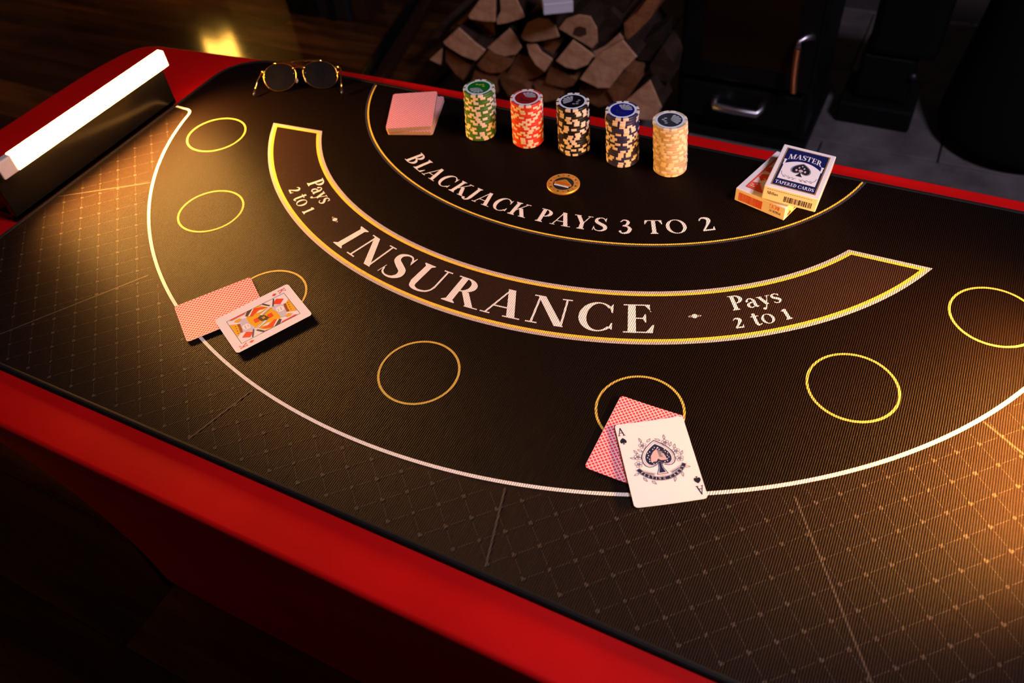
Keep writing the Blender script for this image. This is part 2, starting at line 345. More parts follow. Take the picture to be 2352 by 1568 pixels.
def letters_arc(t, f0, f1, base, cap, m, parent, z, name='letter', sx=1.0):
    """upright letters along an arc round ARC; base(phi) is the radius of the baseline, cap the letter height"""
    fm = (f0+f1)/2; rb = base(fm)
    avail = (f1-f0)*rb; nat = sum(G[c][1] for c in t)*cap*sx; k = (avail-nat)/(max(len(t)-1, 1))
    s = f0*rb
    for ch in t:
        adv = G[ch][1]*cap*sx
        if ch != ' ':
            ph = (s+adv/2)/rb; r0 = base(ph); mb = MB()
            e = (base(ph+.01)-base(ph-.01))/.02/r0          # slope of a non-circular baseline
            for pk_, poly in enumerate(G[ch][0]):
                pts = []
                for u, v in poly:
                    a = (u*cap*sx - adv/2); b = v*cap
                    rr = r0 - b; fx = ph + a/r0
                    rr += e*a
                    pts.append((ARC[0]+rr*sin(fx), ARC[1]-rr*cos(fx), z+pk_*2e-6))
                mb.poly(pts)
            mb.build(name, m, parent)
        s += adv + k
def letters_flat(t, x, y, cap, sx, f, m, parent, name='letter', tr=0.0, arch=None, one=True):
    """letters on a flat face; f maps (u, v) in metres to a point; text starts at x, baseline y"""
    mb = MB()
    for ch in t:
        for poly in G[ch][0]:
            pts = []
            for u, v in poly:
                uu = x + u*cap*sx; vv = y + v*cap*(arch(uu)[1] if arch else 1) + (arch(uu)[0] if arch else 0); pts.append(f(uu, vv))
            mb.poly(pts)
        x += (G[ch][1]+tr)*cap*sx
    return mb.build(name, m, parent)

# ------------------------------------------------------------------ the room
FX0, FX1, FY0, FY1 = -4.2, 3.0, -2.6, 2.35
mb = MB(); mb.box((FX0, FY0, -.06), (FX1, FY1, -.012)); floor = struct(mb.build('floor', 'slab'))
HX = -1.02; HY = 1.16                          # wood floor ends, stone hearth begins
rnd = random.Random(3)
pm = {}
def plank_mesh(L_):
    if L_ not in pm:
        mb = MB(); mb.box((0, 0, -.012), (L_-.0015, .1685, 0)); o = mb.build('plank', 'floor', bevel=0); pm[L_] = o.data; bpy.data.objects.remove(o)
    return pm[L_]
y = FY0
row = 0
while y < FY1-.05:
    x = FX0 - rnd.choice((0, .3, .6, .9))
    while x < FX1:
        L_ = rnd.choice((.9, 1.2, 1.5)); x1 = x+L_
        end = HX if (y+.08 > HY) else FX1
        if x < end-.1 and x1 > FX0+.1 and x1 <= end+.001:
            o = bpy.data.objects.new('plank', plank_mesh(L_)); link(o, floor); o.location = (x, y, 0)
        elif x < end-.1 and x1 > end:
            L2 = round(end-x, 3); o = bpy.data.objects.new('plank', plank_mesh(L2)); link(o, floor); o.location = (x, y, 0)
        x = x1
    y += .17; row += 1
ty0 = FY0 + .17*math.ceil((HY-.08-FY0)/.17)
tm = MB(); tm.box((0, 0, -.012), (.596, .396, .002)); tmo = tm.build('tile', 'stone', floor, bevel=.003)
tmo.location = (HX, ty0, 0)
for j in range(4):
    for i in range(8):
        if i == 0 and j == 0: continue
        o = tmo.copy(); C.objects.link(o); o.location = (HX+.6*i-(.3 if j % 2 else 0)*(1 if i else 0), ty0+.4*j, 0); o.parent = floor
def wall(name, a, b, m='wall'): w = MB(); w.box(a, b); return struct(w.build(name, m))
wall('wall_back', (FX0, FY1, -.06), (FX1, FY1+.1, 2.45)); wall('wall_left', (FX0-.1, FY0, -.06), (FX0, FY1, 2.45))
wall('wall_right', (FX1, FY0, -.06), (FX1+.1, FY1, 2.45)); wall('wall_front', (FX0, FY0-.1, -.06), (FX1, FY0, 2.45))
wall('ceiling', (FX0-.1, FY0-.1, 2.45), (FX1+.1, FY1+.1, 2.55), 'ceil')
# lamp fitting on the ceiling that the overhead light comes from
cl = empty('ceiling_lamp', (1.25, .10, 2.45), 'square ceiling lamp over the card table', 'lamp')
mb = MB(); mb.box((-.3, -.3, -.06), (.3, .3, 0)); mb.build('lamp_body', 'lamp_white', cl, bevel=.01)
# edge strip of the hearth
mb = MB(); mb.box((HX-.035, ty0, 0), (HX, FY1, .012)); struct(mb.build('trim_1', 'frame_brown', bevel=.004))
# door frame behind the far left end of the table
fr = empty('door_1', (-1.62, 1.78, 0)); struct(fr)
for nm, x0, x1, y0, y1, m in (('door_post', -.22, -.085, -.06, .06, 'plastic_black'), ('door_jamb', -.082, .06, -.05, .07, 'frame_dark'), ('door_stop', .062, .125, -.03, .09, 'frame_brown')):
    mb = MB(); mb.box((x0, y0, 0), (x1, y1, 2.05)); mb.build(nm, m, fr, bevel=.006)
mb = MB(); mb.box((-.02, -.062, 0), (.0, -.05, 2.05)); mb.build('door_bead', 'plastic_black', fr)
mb = MB(); mb.box((-.22, -.06, 2.05), (.125, .09, 2.12)); mb.build('door_head', 'frame_dark', fr)
# low dark bar on the floor running back beside the logs
p0, p1 = px(862, 160, z=0), px(962, 0, z=0)
mb = MB(); d = (p1-p0).normalized(); n_ = Vector((d.y, -d.x, 0)); a, b = p0-d*.3, p1+d*.05
mb.prism([(v.x, v.y) for v in (a, a+n_*.03, b+n_*.03, b)], .002, .05); g = mb.build('trim_2', 'plastic_black', bevel=.004); struct(g)
mb = MB(); mb.prism([(v.x, v.y) for v in (a+n_*.031, a+n_*.075, b+n_*.075, b+n_*.031)], .002, .035); mb.build('rail_edge', 'frame_brown', g, bevel=.003)

# ------------------------------------------------------------------ table with red stretch cover
def outline(off=0.0):
    """top edge of the cover, counter-clockwise"""
    P = [(.466, .1875), (-.2, .1868), (-.8, .1868), (-1.12, .190), (-1.165, .205), (-1.188, .25), (-1.19, .45), (-1.19, .66), (-1.186, .76), (-1.172, .828), (-1.146, .852), (-1.10, .859), (-1.01, .868), (-.85, .882), (-.72, .891), (-.5, .896), (-.24, .8985), (.06, .8965), (.30, .893), (.42, .885), (.455, .86), (.472, .80), (.472, .30), (.470, .20)]
    P = P[::-1]
    out = []
    for i, q in enumerate(P):
        a, b = P[i-1], P[(i+1) % len(P)]; t = Vector((b[0]-a[0], b[1]-a[1])).normalized(); n = Vector((t.y, -t.x))
        out.append((q[0]+n.x*off, q[1]+n.y*off))
    return out
def smooth_closed(P, n=5):
    out = []
    for i in range(len(P)):
        p0, p1, p2, p3 = P[i-1], P[i], P[(i+1) % len(P)], P[(i+2) % len(P)]
        for k in range(n):
            t = k/n; out.append(tuple(.5*((2*b)+(-a+c)*t+(2*a-5*b+4*c-d)*t*t+(-a+3*b-3*c+d)*t**3) for a, b, c, d in zip(p0, p1, p2, p3)))
    return out
tab = empty('card_table', tw(-.36, .54, -MZ), 'table under a red stretch cover, carrying the card mat', 'table')
to = Vector(tab.location)
TOPZ = MZ - .0035
mb = MB(); O0 = smooth_closed(outline()); N0 = len(O0)
cx, cy = -.36, .54
# profile of the cover: flat top, rounded edge, short band, then drawn in towards the feet
def loop(offs, z, inset=0.0):
    L = []
    for q in smooth_closed(outline(offs)):
        fx = max(-1, min(1, (q[0]-cx)/.83)); fy = max(-1, min(1, (q[1]-cy)/.36))
        L.append((q[0]+OX - fx*inset*1.9, q[1]+OY - fy*inset, z))
    return L
prof = [(-.02, TOPZ, 0), (-.004, TOPZ-.0001, 0), (-.002, TOPZ-.0002, 0), (-.0004, TOPZ-.0010, 0), (.0010, TOPZ-.0028, 0), (.0015, TOPZ-.0050, 0), (.0015, TOPZ-.0070, 0), (.0012, TOPZ-.0230, 0), (.0011, TOPZ-.0250, 0), (.001, TOPZ-.0265, 0), (-.006, TOPZ-.0275, 0)]
mb.v = []; loops = [loop(*p) for p in prof]
for A, B in zip(loops, loops[1:]): mb.strip(B, A, 0, True)
mb.poly(loops[0]); mb.build('cover_top', 'red', tab, off=to, smooth=True, fix=True)
mb = MB(); loops = []
for k in range(15):
    t = k/14; z = (TOPZ-.0265)*(1-t) + .02*t
    ins = .003 + .094*(1-(1-t)**2.2)
    loops.append(loop(0, z, ins))
for A, B in zip(loops, loops[1:]): mb.strip(B, A, 0, True)
mb.build('cover_skirt', 'red', tab, off=to, smooth=True)
for fx in (-.98, .26):
    for fy in (.30, .78):
        mb = MB(); mb.lathe([(.0, 0), (.02, 0), (.018, .02), (.016, .68), (0, .68)], 16, c=tw(fx, fy, -MZ)); mb.build('leg', 'plastic_black', tab, off=to, smooth=True)

# ------------------------------------------------------------------ the printed mat
MX0, MX1, MY0, MY1 = -.970, .246, .2385, .8715
mo = tw(-.362, .555, -.0035)
mc = (mo.x, mo.y)
def RR(inset, r):
    return [(p[0]+mc[0], p[1]+mc[1]) for p in rrect(MX1-MX0-2*inset, MY1-MY0-2*inset, r, 10)]
mat_root = empty('card_mat', mo, 'black and brown blackjack mat printed with gold and white lines', 'mat')
mb = MB(); mb.prism(RR(.004, .066), MZ-.0030, MZ, 0, 0); mb.build('mat_cloth', 'mat_brown', mat_root, off=mo)
mb = MB()
hp = [(.0060, .0003), (.0050, .0012), (.0035, .0014), (.0016, .0010), (.0004, -.0004), (0, -.0018), (.0006, -.0034), (.004, -.0034)]
hl = [[(q[0], q[1], MZ+dz) for q in RR(i, .070-i)] for i, dz in hp]
for A, B in zip(hl, hl[1:]): mb.strip(B, A, 0, True)
mb.build('stitched_hem', 'hem', mat_root, off=mo, smooth=True)
ARC = (-.362+OX, 1.01+OY)
def pv(k): return lambda f: (((k[0]*f+k[1])*f+k[2])*f+k[3])*f+k[4]
rW = pv((-.02485, 0, -.01615, .0003, .69797)); rO = pv((-.02884, .002, .02175, -.003, .5146))
rI = pv((-.04032, .005, .03409, -.006, .4487)); rB = pv((-.02164, 0, .03459, -.0015, .3656))
def arcpt(r, f, z): return (ARC[0]+r*sin(f), ARC[1]-r*cos(f), z)
def band(name, m, ra, rb, f0, f1, z, n=120):
    mb = MB(); F = [f0+(f1-f0)*k/n for k in range(n+1)]
    mb.strip([arcpt(rb(f), f, z) for f in F], [arcpt(ra(f), f, z) for f in F]); return mb.build(name, m, mat_root, off=mo)
def ribbon(name, m, pts, w0, w1, z, closed=False):
    """flat band beside a path; offsets w0..w1 to the left of travel"""
    A, B = [], []; n = len(pts)
    for i, q in enumerate(pts):
        a = pts[i-1] if (i or closed) else pts[0]; b = pts[(i+1) % n] if (i < n-1 or closed) else pts[-1]
        t1 = Vector((q[0]-a[0], q[1]-a[1])); t2 = Vector((b[0]-q[0], b[1]-q[1]))
        if t1.length < 1e-9: t1 = t2
        if t2.length < 1e-9: t2 = t1
        t1.normalize(); t2.normalize(); t = (t1+t2).normalized(); nn = Vector((-t.y, t.x)); k = 1/max(.45, nn.dot(Vector((-t1.y, t1.x))))
        A.append((q[0]+nn.x*w0*k, q[1]+nn.y*w0*k, z)); B.append((q[0]+nn.x*w1*k, q[1]+nn.y*w1*k, z))
    mb = MB(); mb.strip(A, B, 0, closed); return mb.build(name, m, mat_root, off=mo)
Z1, Z2, Z3 = MZ+.00012, MZ+.00022, MZ+.00032
# black playing field: everything behind the white line
YL = .7127+OY
def white_path():
    pts = []
    F = [-1.070+2.140*k/160 for k in range(161)]
    arc = [arcpt(rW(f), f, 0)[:2] for f in F]
    def corner(s):
        x0 = s*(.9386-.362-.0)            # where the arc meets the straight part
        e = arc[0] if s < 0 else arc[-1]
        cxx, cyy = e[0]+s*-.0, YL
        P0, P1, P2 = Vector(e), Vector((e[0]+s*.0035, YL+.0012)), Vector((e[0]+s*.016, YL))
        return [tuple((1-t)**2*P0+2*t*(1-t)*P1+t*t*P2) for t in [k/8 for k in range(1, 9)]] + [(s*.6035, YL+.001)]
    return corner(-1)[::-1] + arc + corner(1)
WP = white_path()
mb = MB(); n = len(WP)
top = RR(.006, .064); tops = [(max(-.6, min(.6, q[0])), MY1+OY-.006-(.0 if abs(q[0]) < .53 else (abs(q[0])-.53)**2/.14), Z1) for q in WP]
mb.strip([(q[0], q[1], Z1) for q in WP], tops); mb.build('playing_field', 'mat_black', mat_root, off=mo)
ribbon('boundary_line', 'p_line', WP, -.0018, .0018, Z2)
# insurance panel
f0, f1 = -.972, .998; g0, g1 = -.897, .908
Fo = [f0+(f1-f0)*k/110 for k in range(111)]; Fi = [g1+(g0-g1)*k/110 for k in range(111)]
loop_ = [arcpt(rO(f), f, 0)[:2] for f in Fo] + [arcpt(rI(f), f, 0)[:2] for f in Fi]
mb = MB(); mb.strip([arcpt(rO(f), f, Z2-.00005) for f in Fo], [arcpt(rI(f), f, Z2-.00005) for f in Fi[::-1]]); mb.build('insurance_panel', 'mat_band', mat_root, off=mo)
ribbon('yellow_border', 'p_yellow', loop_, -.0018, .0018, Z3, True)
ribbon('pale_border', 'p_pale', loop_, -.0054, -.0018, Z2+.00004, True)
band('yellow_arc', 'p_yellow', lambda f: rB(f)-.0011, lambda f: rB(f)+.0011, -1.167, 1.170, Z2)
band('grey_arc', 'p_grey', lambda f: rB(f)+.0018, lambda f: rB(f)+.0042, -1.19, 1.19, Z2)
# betting circles
CC = [(-.8533, .6748), (-.7427, .5351), (-.5733, .4390), (-.3599, .4075), (-.1423, .4475), (.0286, .5493), (.1354, .6910)]
for i, q in enumerate(CC):
    c0 = tw(*q); ra = .0419
    mb = MB(); T = [2*pi*k/72 for k in range(72)]
    mb.strip([(c0.x+ra*cos(t), c0.y+ra*sin(t), Z2) for t in T], [(c0.x+(ra-.0024)*cos(t), c0.y+(ra-.0024)*sin(t), Z2) for t in T], 0, True)
    mb.f = [f[::-1] for f in mb.f]; mb.build('betting_circle', 'p_gold', mat_root, off=mo)
def letters_on_mat(t, f0, f1, base, cap, m, sx=1.0):
    letters_arc(t, f0, f1, base, cap, m, mat_root, Z3, 'letter', sx)
letters_on_mat('BLACKJACK PAYS 3 TO 2', -.612, .632, lambda f: rB(f)-.0186, .0240, 'p_white', 1.13)
letters_on_mat('INSURANCE', -.401, .409, lambda f: rO(f)-.0102, .0405, 'p_white', 1.20)
letters_on_mat('Pays', .572, .686, lambda f: rO(f)-.0345, .0210, 'p_white', 1.15)
letters_on_mat('q to 1', .562, .684, lambda f: rO(f)-.0095, .0210, 'p_white', 1.12)
letters_on_mat('Pays', -.662, -.548, lambda f: rO(f)-.0345, .0210, 'p_white', 1.15)
letters_on_mat('q to 1', -.660, -.538, lambda f: rO(f)-.0095, .0210, 'p_white', 1.12)
for f in (-.470, .4914):
    mb = MB(); cxy = arcpt(.4848, f, 0); ca, sa = cos(f), sin(f)
    def E(u, v): return (cxy[0]+u*ca-v*sa, cxy[1]+u*sa+v*ca, Z3)
    mb.poly([E(.0030*cos(2*pi*k/20), .0030*sin(2*pi*k/20)) for k in range(20)])
    for s in (-1, 1):
        A = [E(s*(.0042+.0026*cos(2*pi*k/16)), .0011*sin(2*pi*k/16)) for k in range(17)]; B = [E(s*(.0042+.0021*cos(2*pi*k/16)), .0007*sin(2*pi*k/16)) for k in range(17)]
        mb.strip(A, B)
    mb.build('ornament', 'p_white', mat_root)
for ch in mat_root.children:                          # world-space letters: shift into the mat's own frame
    if ch.name.startswith(('letter', 'ornament')): ch.data.transform(Matrix.Translation(-mo))
# faint lattice with card suits in front of the white line, and the sector lines
PIT = .02285/math.sqrt(2)*2
def suit(k, x, y, r):
    if k == 0: return [[(x, y-r), (x+r*.75, y), (x, y+r), (x-r*.75, y)]]
    hump = [(-1, .15), (-.95, .55), (-.6, .85), (-.25, .7), (0, .4), (.25, .7), (.6, .85), (.95, .55), (1, .15), (.6, -.35), (0, -1), (-.6, -.35)]
    if k == 1: return [[(x+a*r, y+b*r) for a, b in hump][::-1]]
    if k == 2: return [[(x+a*r, y-b*r*.9+.1*r) for a, b in hump], [(x-.35*r, y-r), (x+.35*r, y-r), (x+.08*r, y-.1*r), (x-.08*r, y-.1*r)]]
    return [[(x+cx_*r+.45*r*cos(t*pi/5), y+cy_*r+.45*r*sin(t*pi/5)) for t in range(10)] for cx_, cy_ in ((0, .45), (-.48, -.15), (.48, -.15))] + [[(x-.3*r, y-r), (x+.3*r, y-r), (x+.06*r, y), (x-.06*r, y)]]
def outside(x, y, m=.010):
    dx, dy = x-ARC[0], ARC[1]-y; f = math.atan2(dx, dy)
    if y > YL-.012 or not (MX0+OX+.012 < x < MX1+OX-.012) or y < MY0+OY+.011: return False
    ex, ey = abs(x)-(.608-.07), (MY0+OY+.07)-y
    if ex > 0 and ey > 0 and math.hypot(ex, ey) > .058: return False
    return math.hypot(dx, dy) > rW(f)+m
mb = MB(); ml = MB()
n0x, n0y = -.08780+OX, .33208+OY
for i in range(-60, 61):
    for j in range(-60, 61):
        x, y = n0x+(i+j)*PIT/2, n0y+(i-j)*PIT/2
        if abs(x) > .62: continue
        if outside(x, y):
            for poly in suit((i*3+j*5+i*j) % 4, x, y, .0023): mb.poly([(a, b, Z1+.00003) for a, b in poly])
        for dx, dy in ((PIT/2, PIT/2), (PIT/2, -PIT/2)):
            for k in range(6):
                t0, t1 = .19+.62*k/6, .19+.62*(k+.72)/6
                xa, ya, xb, yb = x+dx*t0, y+dy*t0, x+dx*t1, y+dy*t1
                if outside(xa, ya, .006) and outside(xb, yb, .006):
                    l = math.hypot(dx, dy); nx, ny = -dy/l*.00032, dx/l*.00032
                    ml.poly([(xa-nx, ya-ny, Z1+.00003), (xb-nx, yb-ny, Z1+.00003), (xb+nx, yb+ny, Z1+.00003), (xa+nx, ya+ny, Z1+.00003)])
o = mb.build('suit_motifs', 'p_faint', mat_root, off=mo); o['kind'] = 'stuff'
o = ml.build('lattice_dashes', 'p_faint', mat_root, off=mo); o['kind'] = 'stuff'
for s in (-1, 1):
    for (xa, ya), (xb, yb) in (((.142, .3217), (.161, .2485)), ((.370, .412), (.4655, .2660)), ((.501, .5525), (.600, .4840))):
        ribbon('sector_line', 'p_faint', [(s*xa, ya+OY), (s*xb, yb+OY)], -.0010, .0010, Z1+.00005)

# ------------------------------------------------------------------ light bars at both ends of the mat
LAMP_W = 8.0
def light_bar(root, s):
    """bar 0.29 m long; local x points over the mat, y along the bar"""
    y0, y1 = -.147, .147
    mb = MB(); mb.box((-.034, y0, 0), (0, y1, .007)); mb.box((-.010, y0, 0), (.0, y1, .057)); mb.build('housing', 'lamp_black', root, bevel=.0012)
    mb = MB(); mb.box((-.0040, y0+.003, .0565), (.0018, y1+.004, .0760)); mb.build('bar_back', 'lamp_black', root, bevel=.001)
    mb = MB(); mb.box((.0020, y0+.008, .0594), (.0126, y0+.030, .0826)); mb.build('end_cap', 'lamp_white', root, bevel=.002)
    mb = MB(); mb.box((.0020, y0+.0302, .0600), (.0128, y1+.0035, .0824)); mb.build('diffuser', 'lamp_glow', root, bevel=.001)
    l = bpy.data.lights.new('beam', 'AREA'); l.shape = 'RECTANGLE'; l.size = .26; l.size_y = .016; l.energy = LAMP_W; l.color = (1, .43, .085); l.spread = R(112)
    o = bpy.data.objects.new('beam', l); link(o, root); o.location = (.0145, .018, .071)
    d = Vector((1, 0, -.80)).normalized(); o.rotation_euler = d.to_track_quat('-Z', 'Y').to_euler(); l.size, l.size_y = .016, .26
    if abs((o.rotation_euler.to_matrix() @ Vector((1, 0, 0))).y) > .5: l.size, l.size_y = .26, .016
lb = empty('light_bar_lamp', tw(-.9690, .5735, .0014), 'lit warm light bar on a black stand at the left end of the mat', 'lamp', 'light bars at the ends of the mat')
light_bar(lb, 1)
lb2 = dup(lb); lb2.location = tw(.2450, .5735, .0014); lb2.rotation_euler.z = pi
tag(lb2, 'second light bar standing at the right end of the mat', 'lamp', 'light bars at the ends of the mat')

# ------------------------------------------------------------------ poker chips
CR, CT = .0203, .0033
def chip_body(name, m):
    mb = MB(); mb.lathe([(0, 0), (CR-.0004, 0), (CR, .0004), (CR, CT-.0004), (CR-.0004, CT), (0, CT)], 48); o = mb.build(name, m, smooth=False); return o
def insert_mesh():
    mb = MB(); r0, r1 = CR-.0035, CR+.00018; n = 5; a = R(9.5)
    A = [-a+2*a*k/n for k in range(n+1)]
    pf = [(r0, CT+.00006), (r1-.0004, CT+.00006), (r1, CT-.0004), (r1, .0004), (r1-.0004, -.00002)]
    rows = [[(r*cos(t), r*sin(t), z) for t in A] for r, z in pf]
    for P, Qr in zip(rows, rows[1:]): mb.strip(Qr, P)
    return mb
CH_COL = {'green': (.055, .16, .022), 'red': (.62, .045, .028), 'black': (.010, .009, .010), 'blue': (.030, .026, .085), 'white': (.56, .42, .27)}
INL = {'green': (.004, .13, .012), 'red': (.24, .006, .006), 'black': (.004, .004, .005), 'blue': (.005, .008, .15), 'white': (.030, .030, .034)}
M['insert'] = mat('chip_insert_cream', (.74, .62, .52), .45, spec=.4)
M['insert_w'] = mat('chip_insert_pale', (.80, .68, .50), .45, spec=.4)
M['chip_ring'] = mat('chip_ring_white', (.68, .66, .70), .4, spec=.4)
M['foil'] = mat('chip_foil', (.62, .62, .66), .22, metal=.5)
M['foil_green'] = mat('chip_foil_yellow', (.45, .55, .04), .25, metal=.3)
for k, c_ in CH_COL.items():
    M['chip_'+k] = mat('chip_'+k, c_, .42, spec=.4); M['inlay_'+k] = mat('chip_inlay_'+k, INL[k], .16, spec=.6)
STACK = [('green', (-.4992, .8046), (-.4961, .8079)), ('red', (-.4320, .8109), (-.4278, .8058)), ('black', (-.3684, .8159), (-.3694, .8166)), ('blue', (-.3017, .8149), (-.3047, .8179)), ('white', (-.2397, .8160), (-.2438, .8163))]
rc = random.Random(11)
ORD = ['bottom', 'second', 'third', 'fourth', 'fifth', 'sixth', 'seventh', 'eighth', 'ninth', 'tenth', 'eleventh', 'twelfth', 'thirteenth', 'fourteenth', 'fifteenth', 'sixteenth', 'seventeenth', 'eighteenth', 'nineteenth', 'topmost']
for cname, b0, b1 in STACK:
    body = chip_body('poker_chip', 'chip_'+cname); im = insert_mesh(); ins0 = im.build('edge_insert', 'insert_w' if cname == 'white' else 'insert')
    bme, ime = body.data, ins0.data; bpy.data.objects.remove(body); bpy.data.objects.remove(ins0)
    for k in range(20):
        t = k/19; jx, jy = rc.gauss(0, .00028), rc.gauss(0, .00028)
        o = bpy.data.objects.new('poker_chip', bme); link(o)
        o.location = tw(b0[0]*(1-t)+b1[0]*t+jx, b0[1]*(1-t)+b1[1]*t+jy, .0004+k*CT); o.rotation_euler.z = rc.uniform(0, 2*pi) if k < 19 else R(20)
        lab = {0: 'bottom chip resting on the mat', 19: 'top chip showing its printed face'}.get(k, ORD[k]+' chip from the bottom')
        tag(o, '%s poker chip, %s in the %s stack' % (cname, lab, cname), 'poker chip', '%s chips in one stack' % cname)
        for q in range(4):
            for e in (-1, 1):
                c = bpy.data.objects.new('edge_insert', ime); link(c, o); c.rotation_euler.z = q*pi/2 + e*R(13.5)
    # printed face of the top chip
    zz = CT+.00008
    def D(r0, r1, z, nm, m):
        mb = MB(); T = [2*pi*k/48 for k in range(48)]
        if r0 == 0: mb.poly([(r1*cos(t), r1*sin(t), z) for t in T])
        else: mb.strip([(r1*cos(t), r1*sin(t), z) for t in T], [(r0*cos(t), r0*sin(t), z) for t in T], 0, True); mb.f = [f[::-1] for f in mb.f]
        return mb.build(nm, m, o)
    D(.0146, .0171, zz+.00005, 'white_ring', 'chip_ring'); D(0, .0147, zz+.00001, 'inlay', 'inlay_'+cname)
    fan = MB(); off = {'green': 250, 'red': 60, 'black': 150, 'blue': 55, 'white': 10}[cname]
    for j in range(5):
        a = R(off+j*24-48); w = R(10.5); r0, r1 = .0008, .0124 - .0006*abs(j-2)
        fan.poly([(r0*cos(a), r0*sin(a), zz+.00008), (r1*cos(a-w), r1*sin(a-w), zz+.00008), ((r1+.0012)*cos(a), (r1+.0012)*sin(a), zz+.00008), (r1*cos(a+w), r1*sin(a+w), zz+.00008)])
    fan.build('printed_fan', 'foil', o)
    fan = MB()
    for j in range(4):
        a = R(off+180+j*30-45); r = .0062+.0018*(j % 2)
        fan.poly([(r*cos(a)+.0021*cos(t*pi/3), r*sin(a)+.0021*sin(t*pi/3)*.7, zz+.00008) for t in range(6)])
    fan.build('printed_marks', {'green': 'foil_green', 'white': 'foil', 'red': 'ink_black', 'black': 'ink_grey', 'blue': 'ink_navy'}[cname], o)
# the single gold chip
gc = empty('gold_chip', tw(-.3487, .7369, .0004), 'gold metal chip with black centre lying alone on the mat', 'poker chip'); gc.rotation_euler.z = 0
mb = MB(); mb.lathe([(0, 0), (.0198, 0), (.0203, .0006), (.0203, .0026), (.0197, .0032), (.0188, .0030), (.0140, .0029), (.0135, .0032), (.0128, .0026), (0, .0026)], 56); mb.build('chip_body', 'gold_chip', gc, smooth=True)
mb = MB(); mb.poly([(.0127*cos(2*pi*k/40), .0127*sin(2*pi*k/40), .0027) for k in range(40)]); mb.build('black_centre', 'ink_black', gc)
for k in range(16):
    a = 2*pi*k/16; mb = MB()
    for poly in suit((2, 1, 3, 0)[k % 4], 0, 0, .0014): mb.poly([((.0164)*cos(a)+u*sin(a)*-1+v*cos(a), (.0164)*sin(a)+u*cos(a)+v*sin(a), .0031) for u, v in poly])
    mb.build('suit_mark', 'ink_black' if k % 2 == 0 else 'ink_red', gc)
def gp(pts, z): return [(x*.001, y*.001, z) for x, y in pts]
mb = MB(); mb.prism([(x*.001, y*.001) for x, y in ((-11.5, -1.6), (-10.5, -3.2), (0, -6.0), (10.5, -3.2), (11.5, -1.6), (10.6, .2), (1.2, 7.4), (-1.2, 7.4), (-10.6, .2))], .0027, .0034); mb.build('sign_shape', 'gold_chip', gc)
mb = MB(); mb.poly(gp(((-9.6, -1.6), (0, -4.8), (9.6, -1.6), (.6, 6.0), (-.6, 6.0)), .0035)); mb.build('sign_face', 'gold_flat', gc)
mb = MB()
for k in range(9): mb.poly(gp([(-8.2+k*2+.7*u, -.9+.9*v) for u, v in ((-1, -1), (1, -1), (1, 1), (-1, 1))], .0036))
mb.build('sign_lettering', 'ink_red', gc)
for k in range(9): mb = MB(); mb.poly(gp([(-8.4+k*2.1+1.35*cos(t*pi/5), -6.0+1.35*sin(t*pi/5)) for t in range(10)], .00352)); mb.build('white_bulb', 'ink_white', gc)

# ------------------------------------------------------------------ loose playing cards
CWD, CHT, CTH = .063, .088, .00032
def zc(cup): return lambda x, y: cup*(x/(CWD/2))**2
def card(name, pos, ang, z, cup, top, label, tilt=(0, 0), group=None):
    """card built in its own frame, slightly cupped"""
    o_ = rrect(CWD, CHT, .0035, 5); f = zc(cup); mb = MB(); nx = 14
    xs = [-CWD/2+CWD*k/nx for k in range(nx+1)]
    def yl(x):
        e = abs(x)-(CWD/2-.0035); return CHT/2-.0035+math.sqrt(max(0, .0035**2-max(0, e)**2))
    xs = sorted(set(xs+[s*(CWD/2-.0035*(1-sin(R(a)))) for s in (-1, 1) for a in (0, 30, 60, 80)]))
    T = [(x, yl(x), f(x, 0)+CTH) for x in xs]; Bm = [(x, -yl(x), f(x, 0)+CTH) for x in xs]
    mb.strip(Bm, T, 0); mb.strip([(a, b, c-CTH) for a, b, c in T], [(a, b, c-CTH) for a, b, c in Bm], 1)
    mb.strip(T, [(a, b, c-CTH) for a, b, c in T], 1); mb.strip([(a, b, c-CTH) for a, b, c in Bm], Bm, 1)
    mb.strip([Bm[-1], T[-1]], [(a, b, c-CTH) for a, b, c in (Bm[-1], T[-1])], 1); mb.strip([T[0], Bm[0]], [(a, b, c-CTH) for a, b, c in (T[0], Bm[0])], 1)
    o = mb.build(name, [top, 'card'], smooth=False); o.location = tw(pos[0], pos[1], z); o.rotation_euler = (tilt[0], tilt[1], R(ang))
    tag(o, label, 'playing card', group)
    return o, (lambda x, y, h=0: (x, y, f(x, y)+CTH+.00006+h))
GB = 'cards dealt on the mat'
card('playing_card', (-.133, .412), -.2, .0005, .0006, 'back', 'red lattice-backed card lying face down under the ace of spades', group=GB)
card('playing_card', (-.6125, .4002), -35.02, .0005, .0008, 'back', 'red lattice-backed card lying face down under the king of diamonds', group=GB)
ace, fa = card('playing_card', (-.1067, .4003), 32.58, .0018, .0007, 'card', 'ace of spades face up over a red-backed card', group=GB)
king, fk = card('playing_card', (-.5565, .4071), -27.53, .0014, .0009, 'card', 'king of diamonds face up over a red-backed card', group=GB)
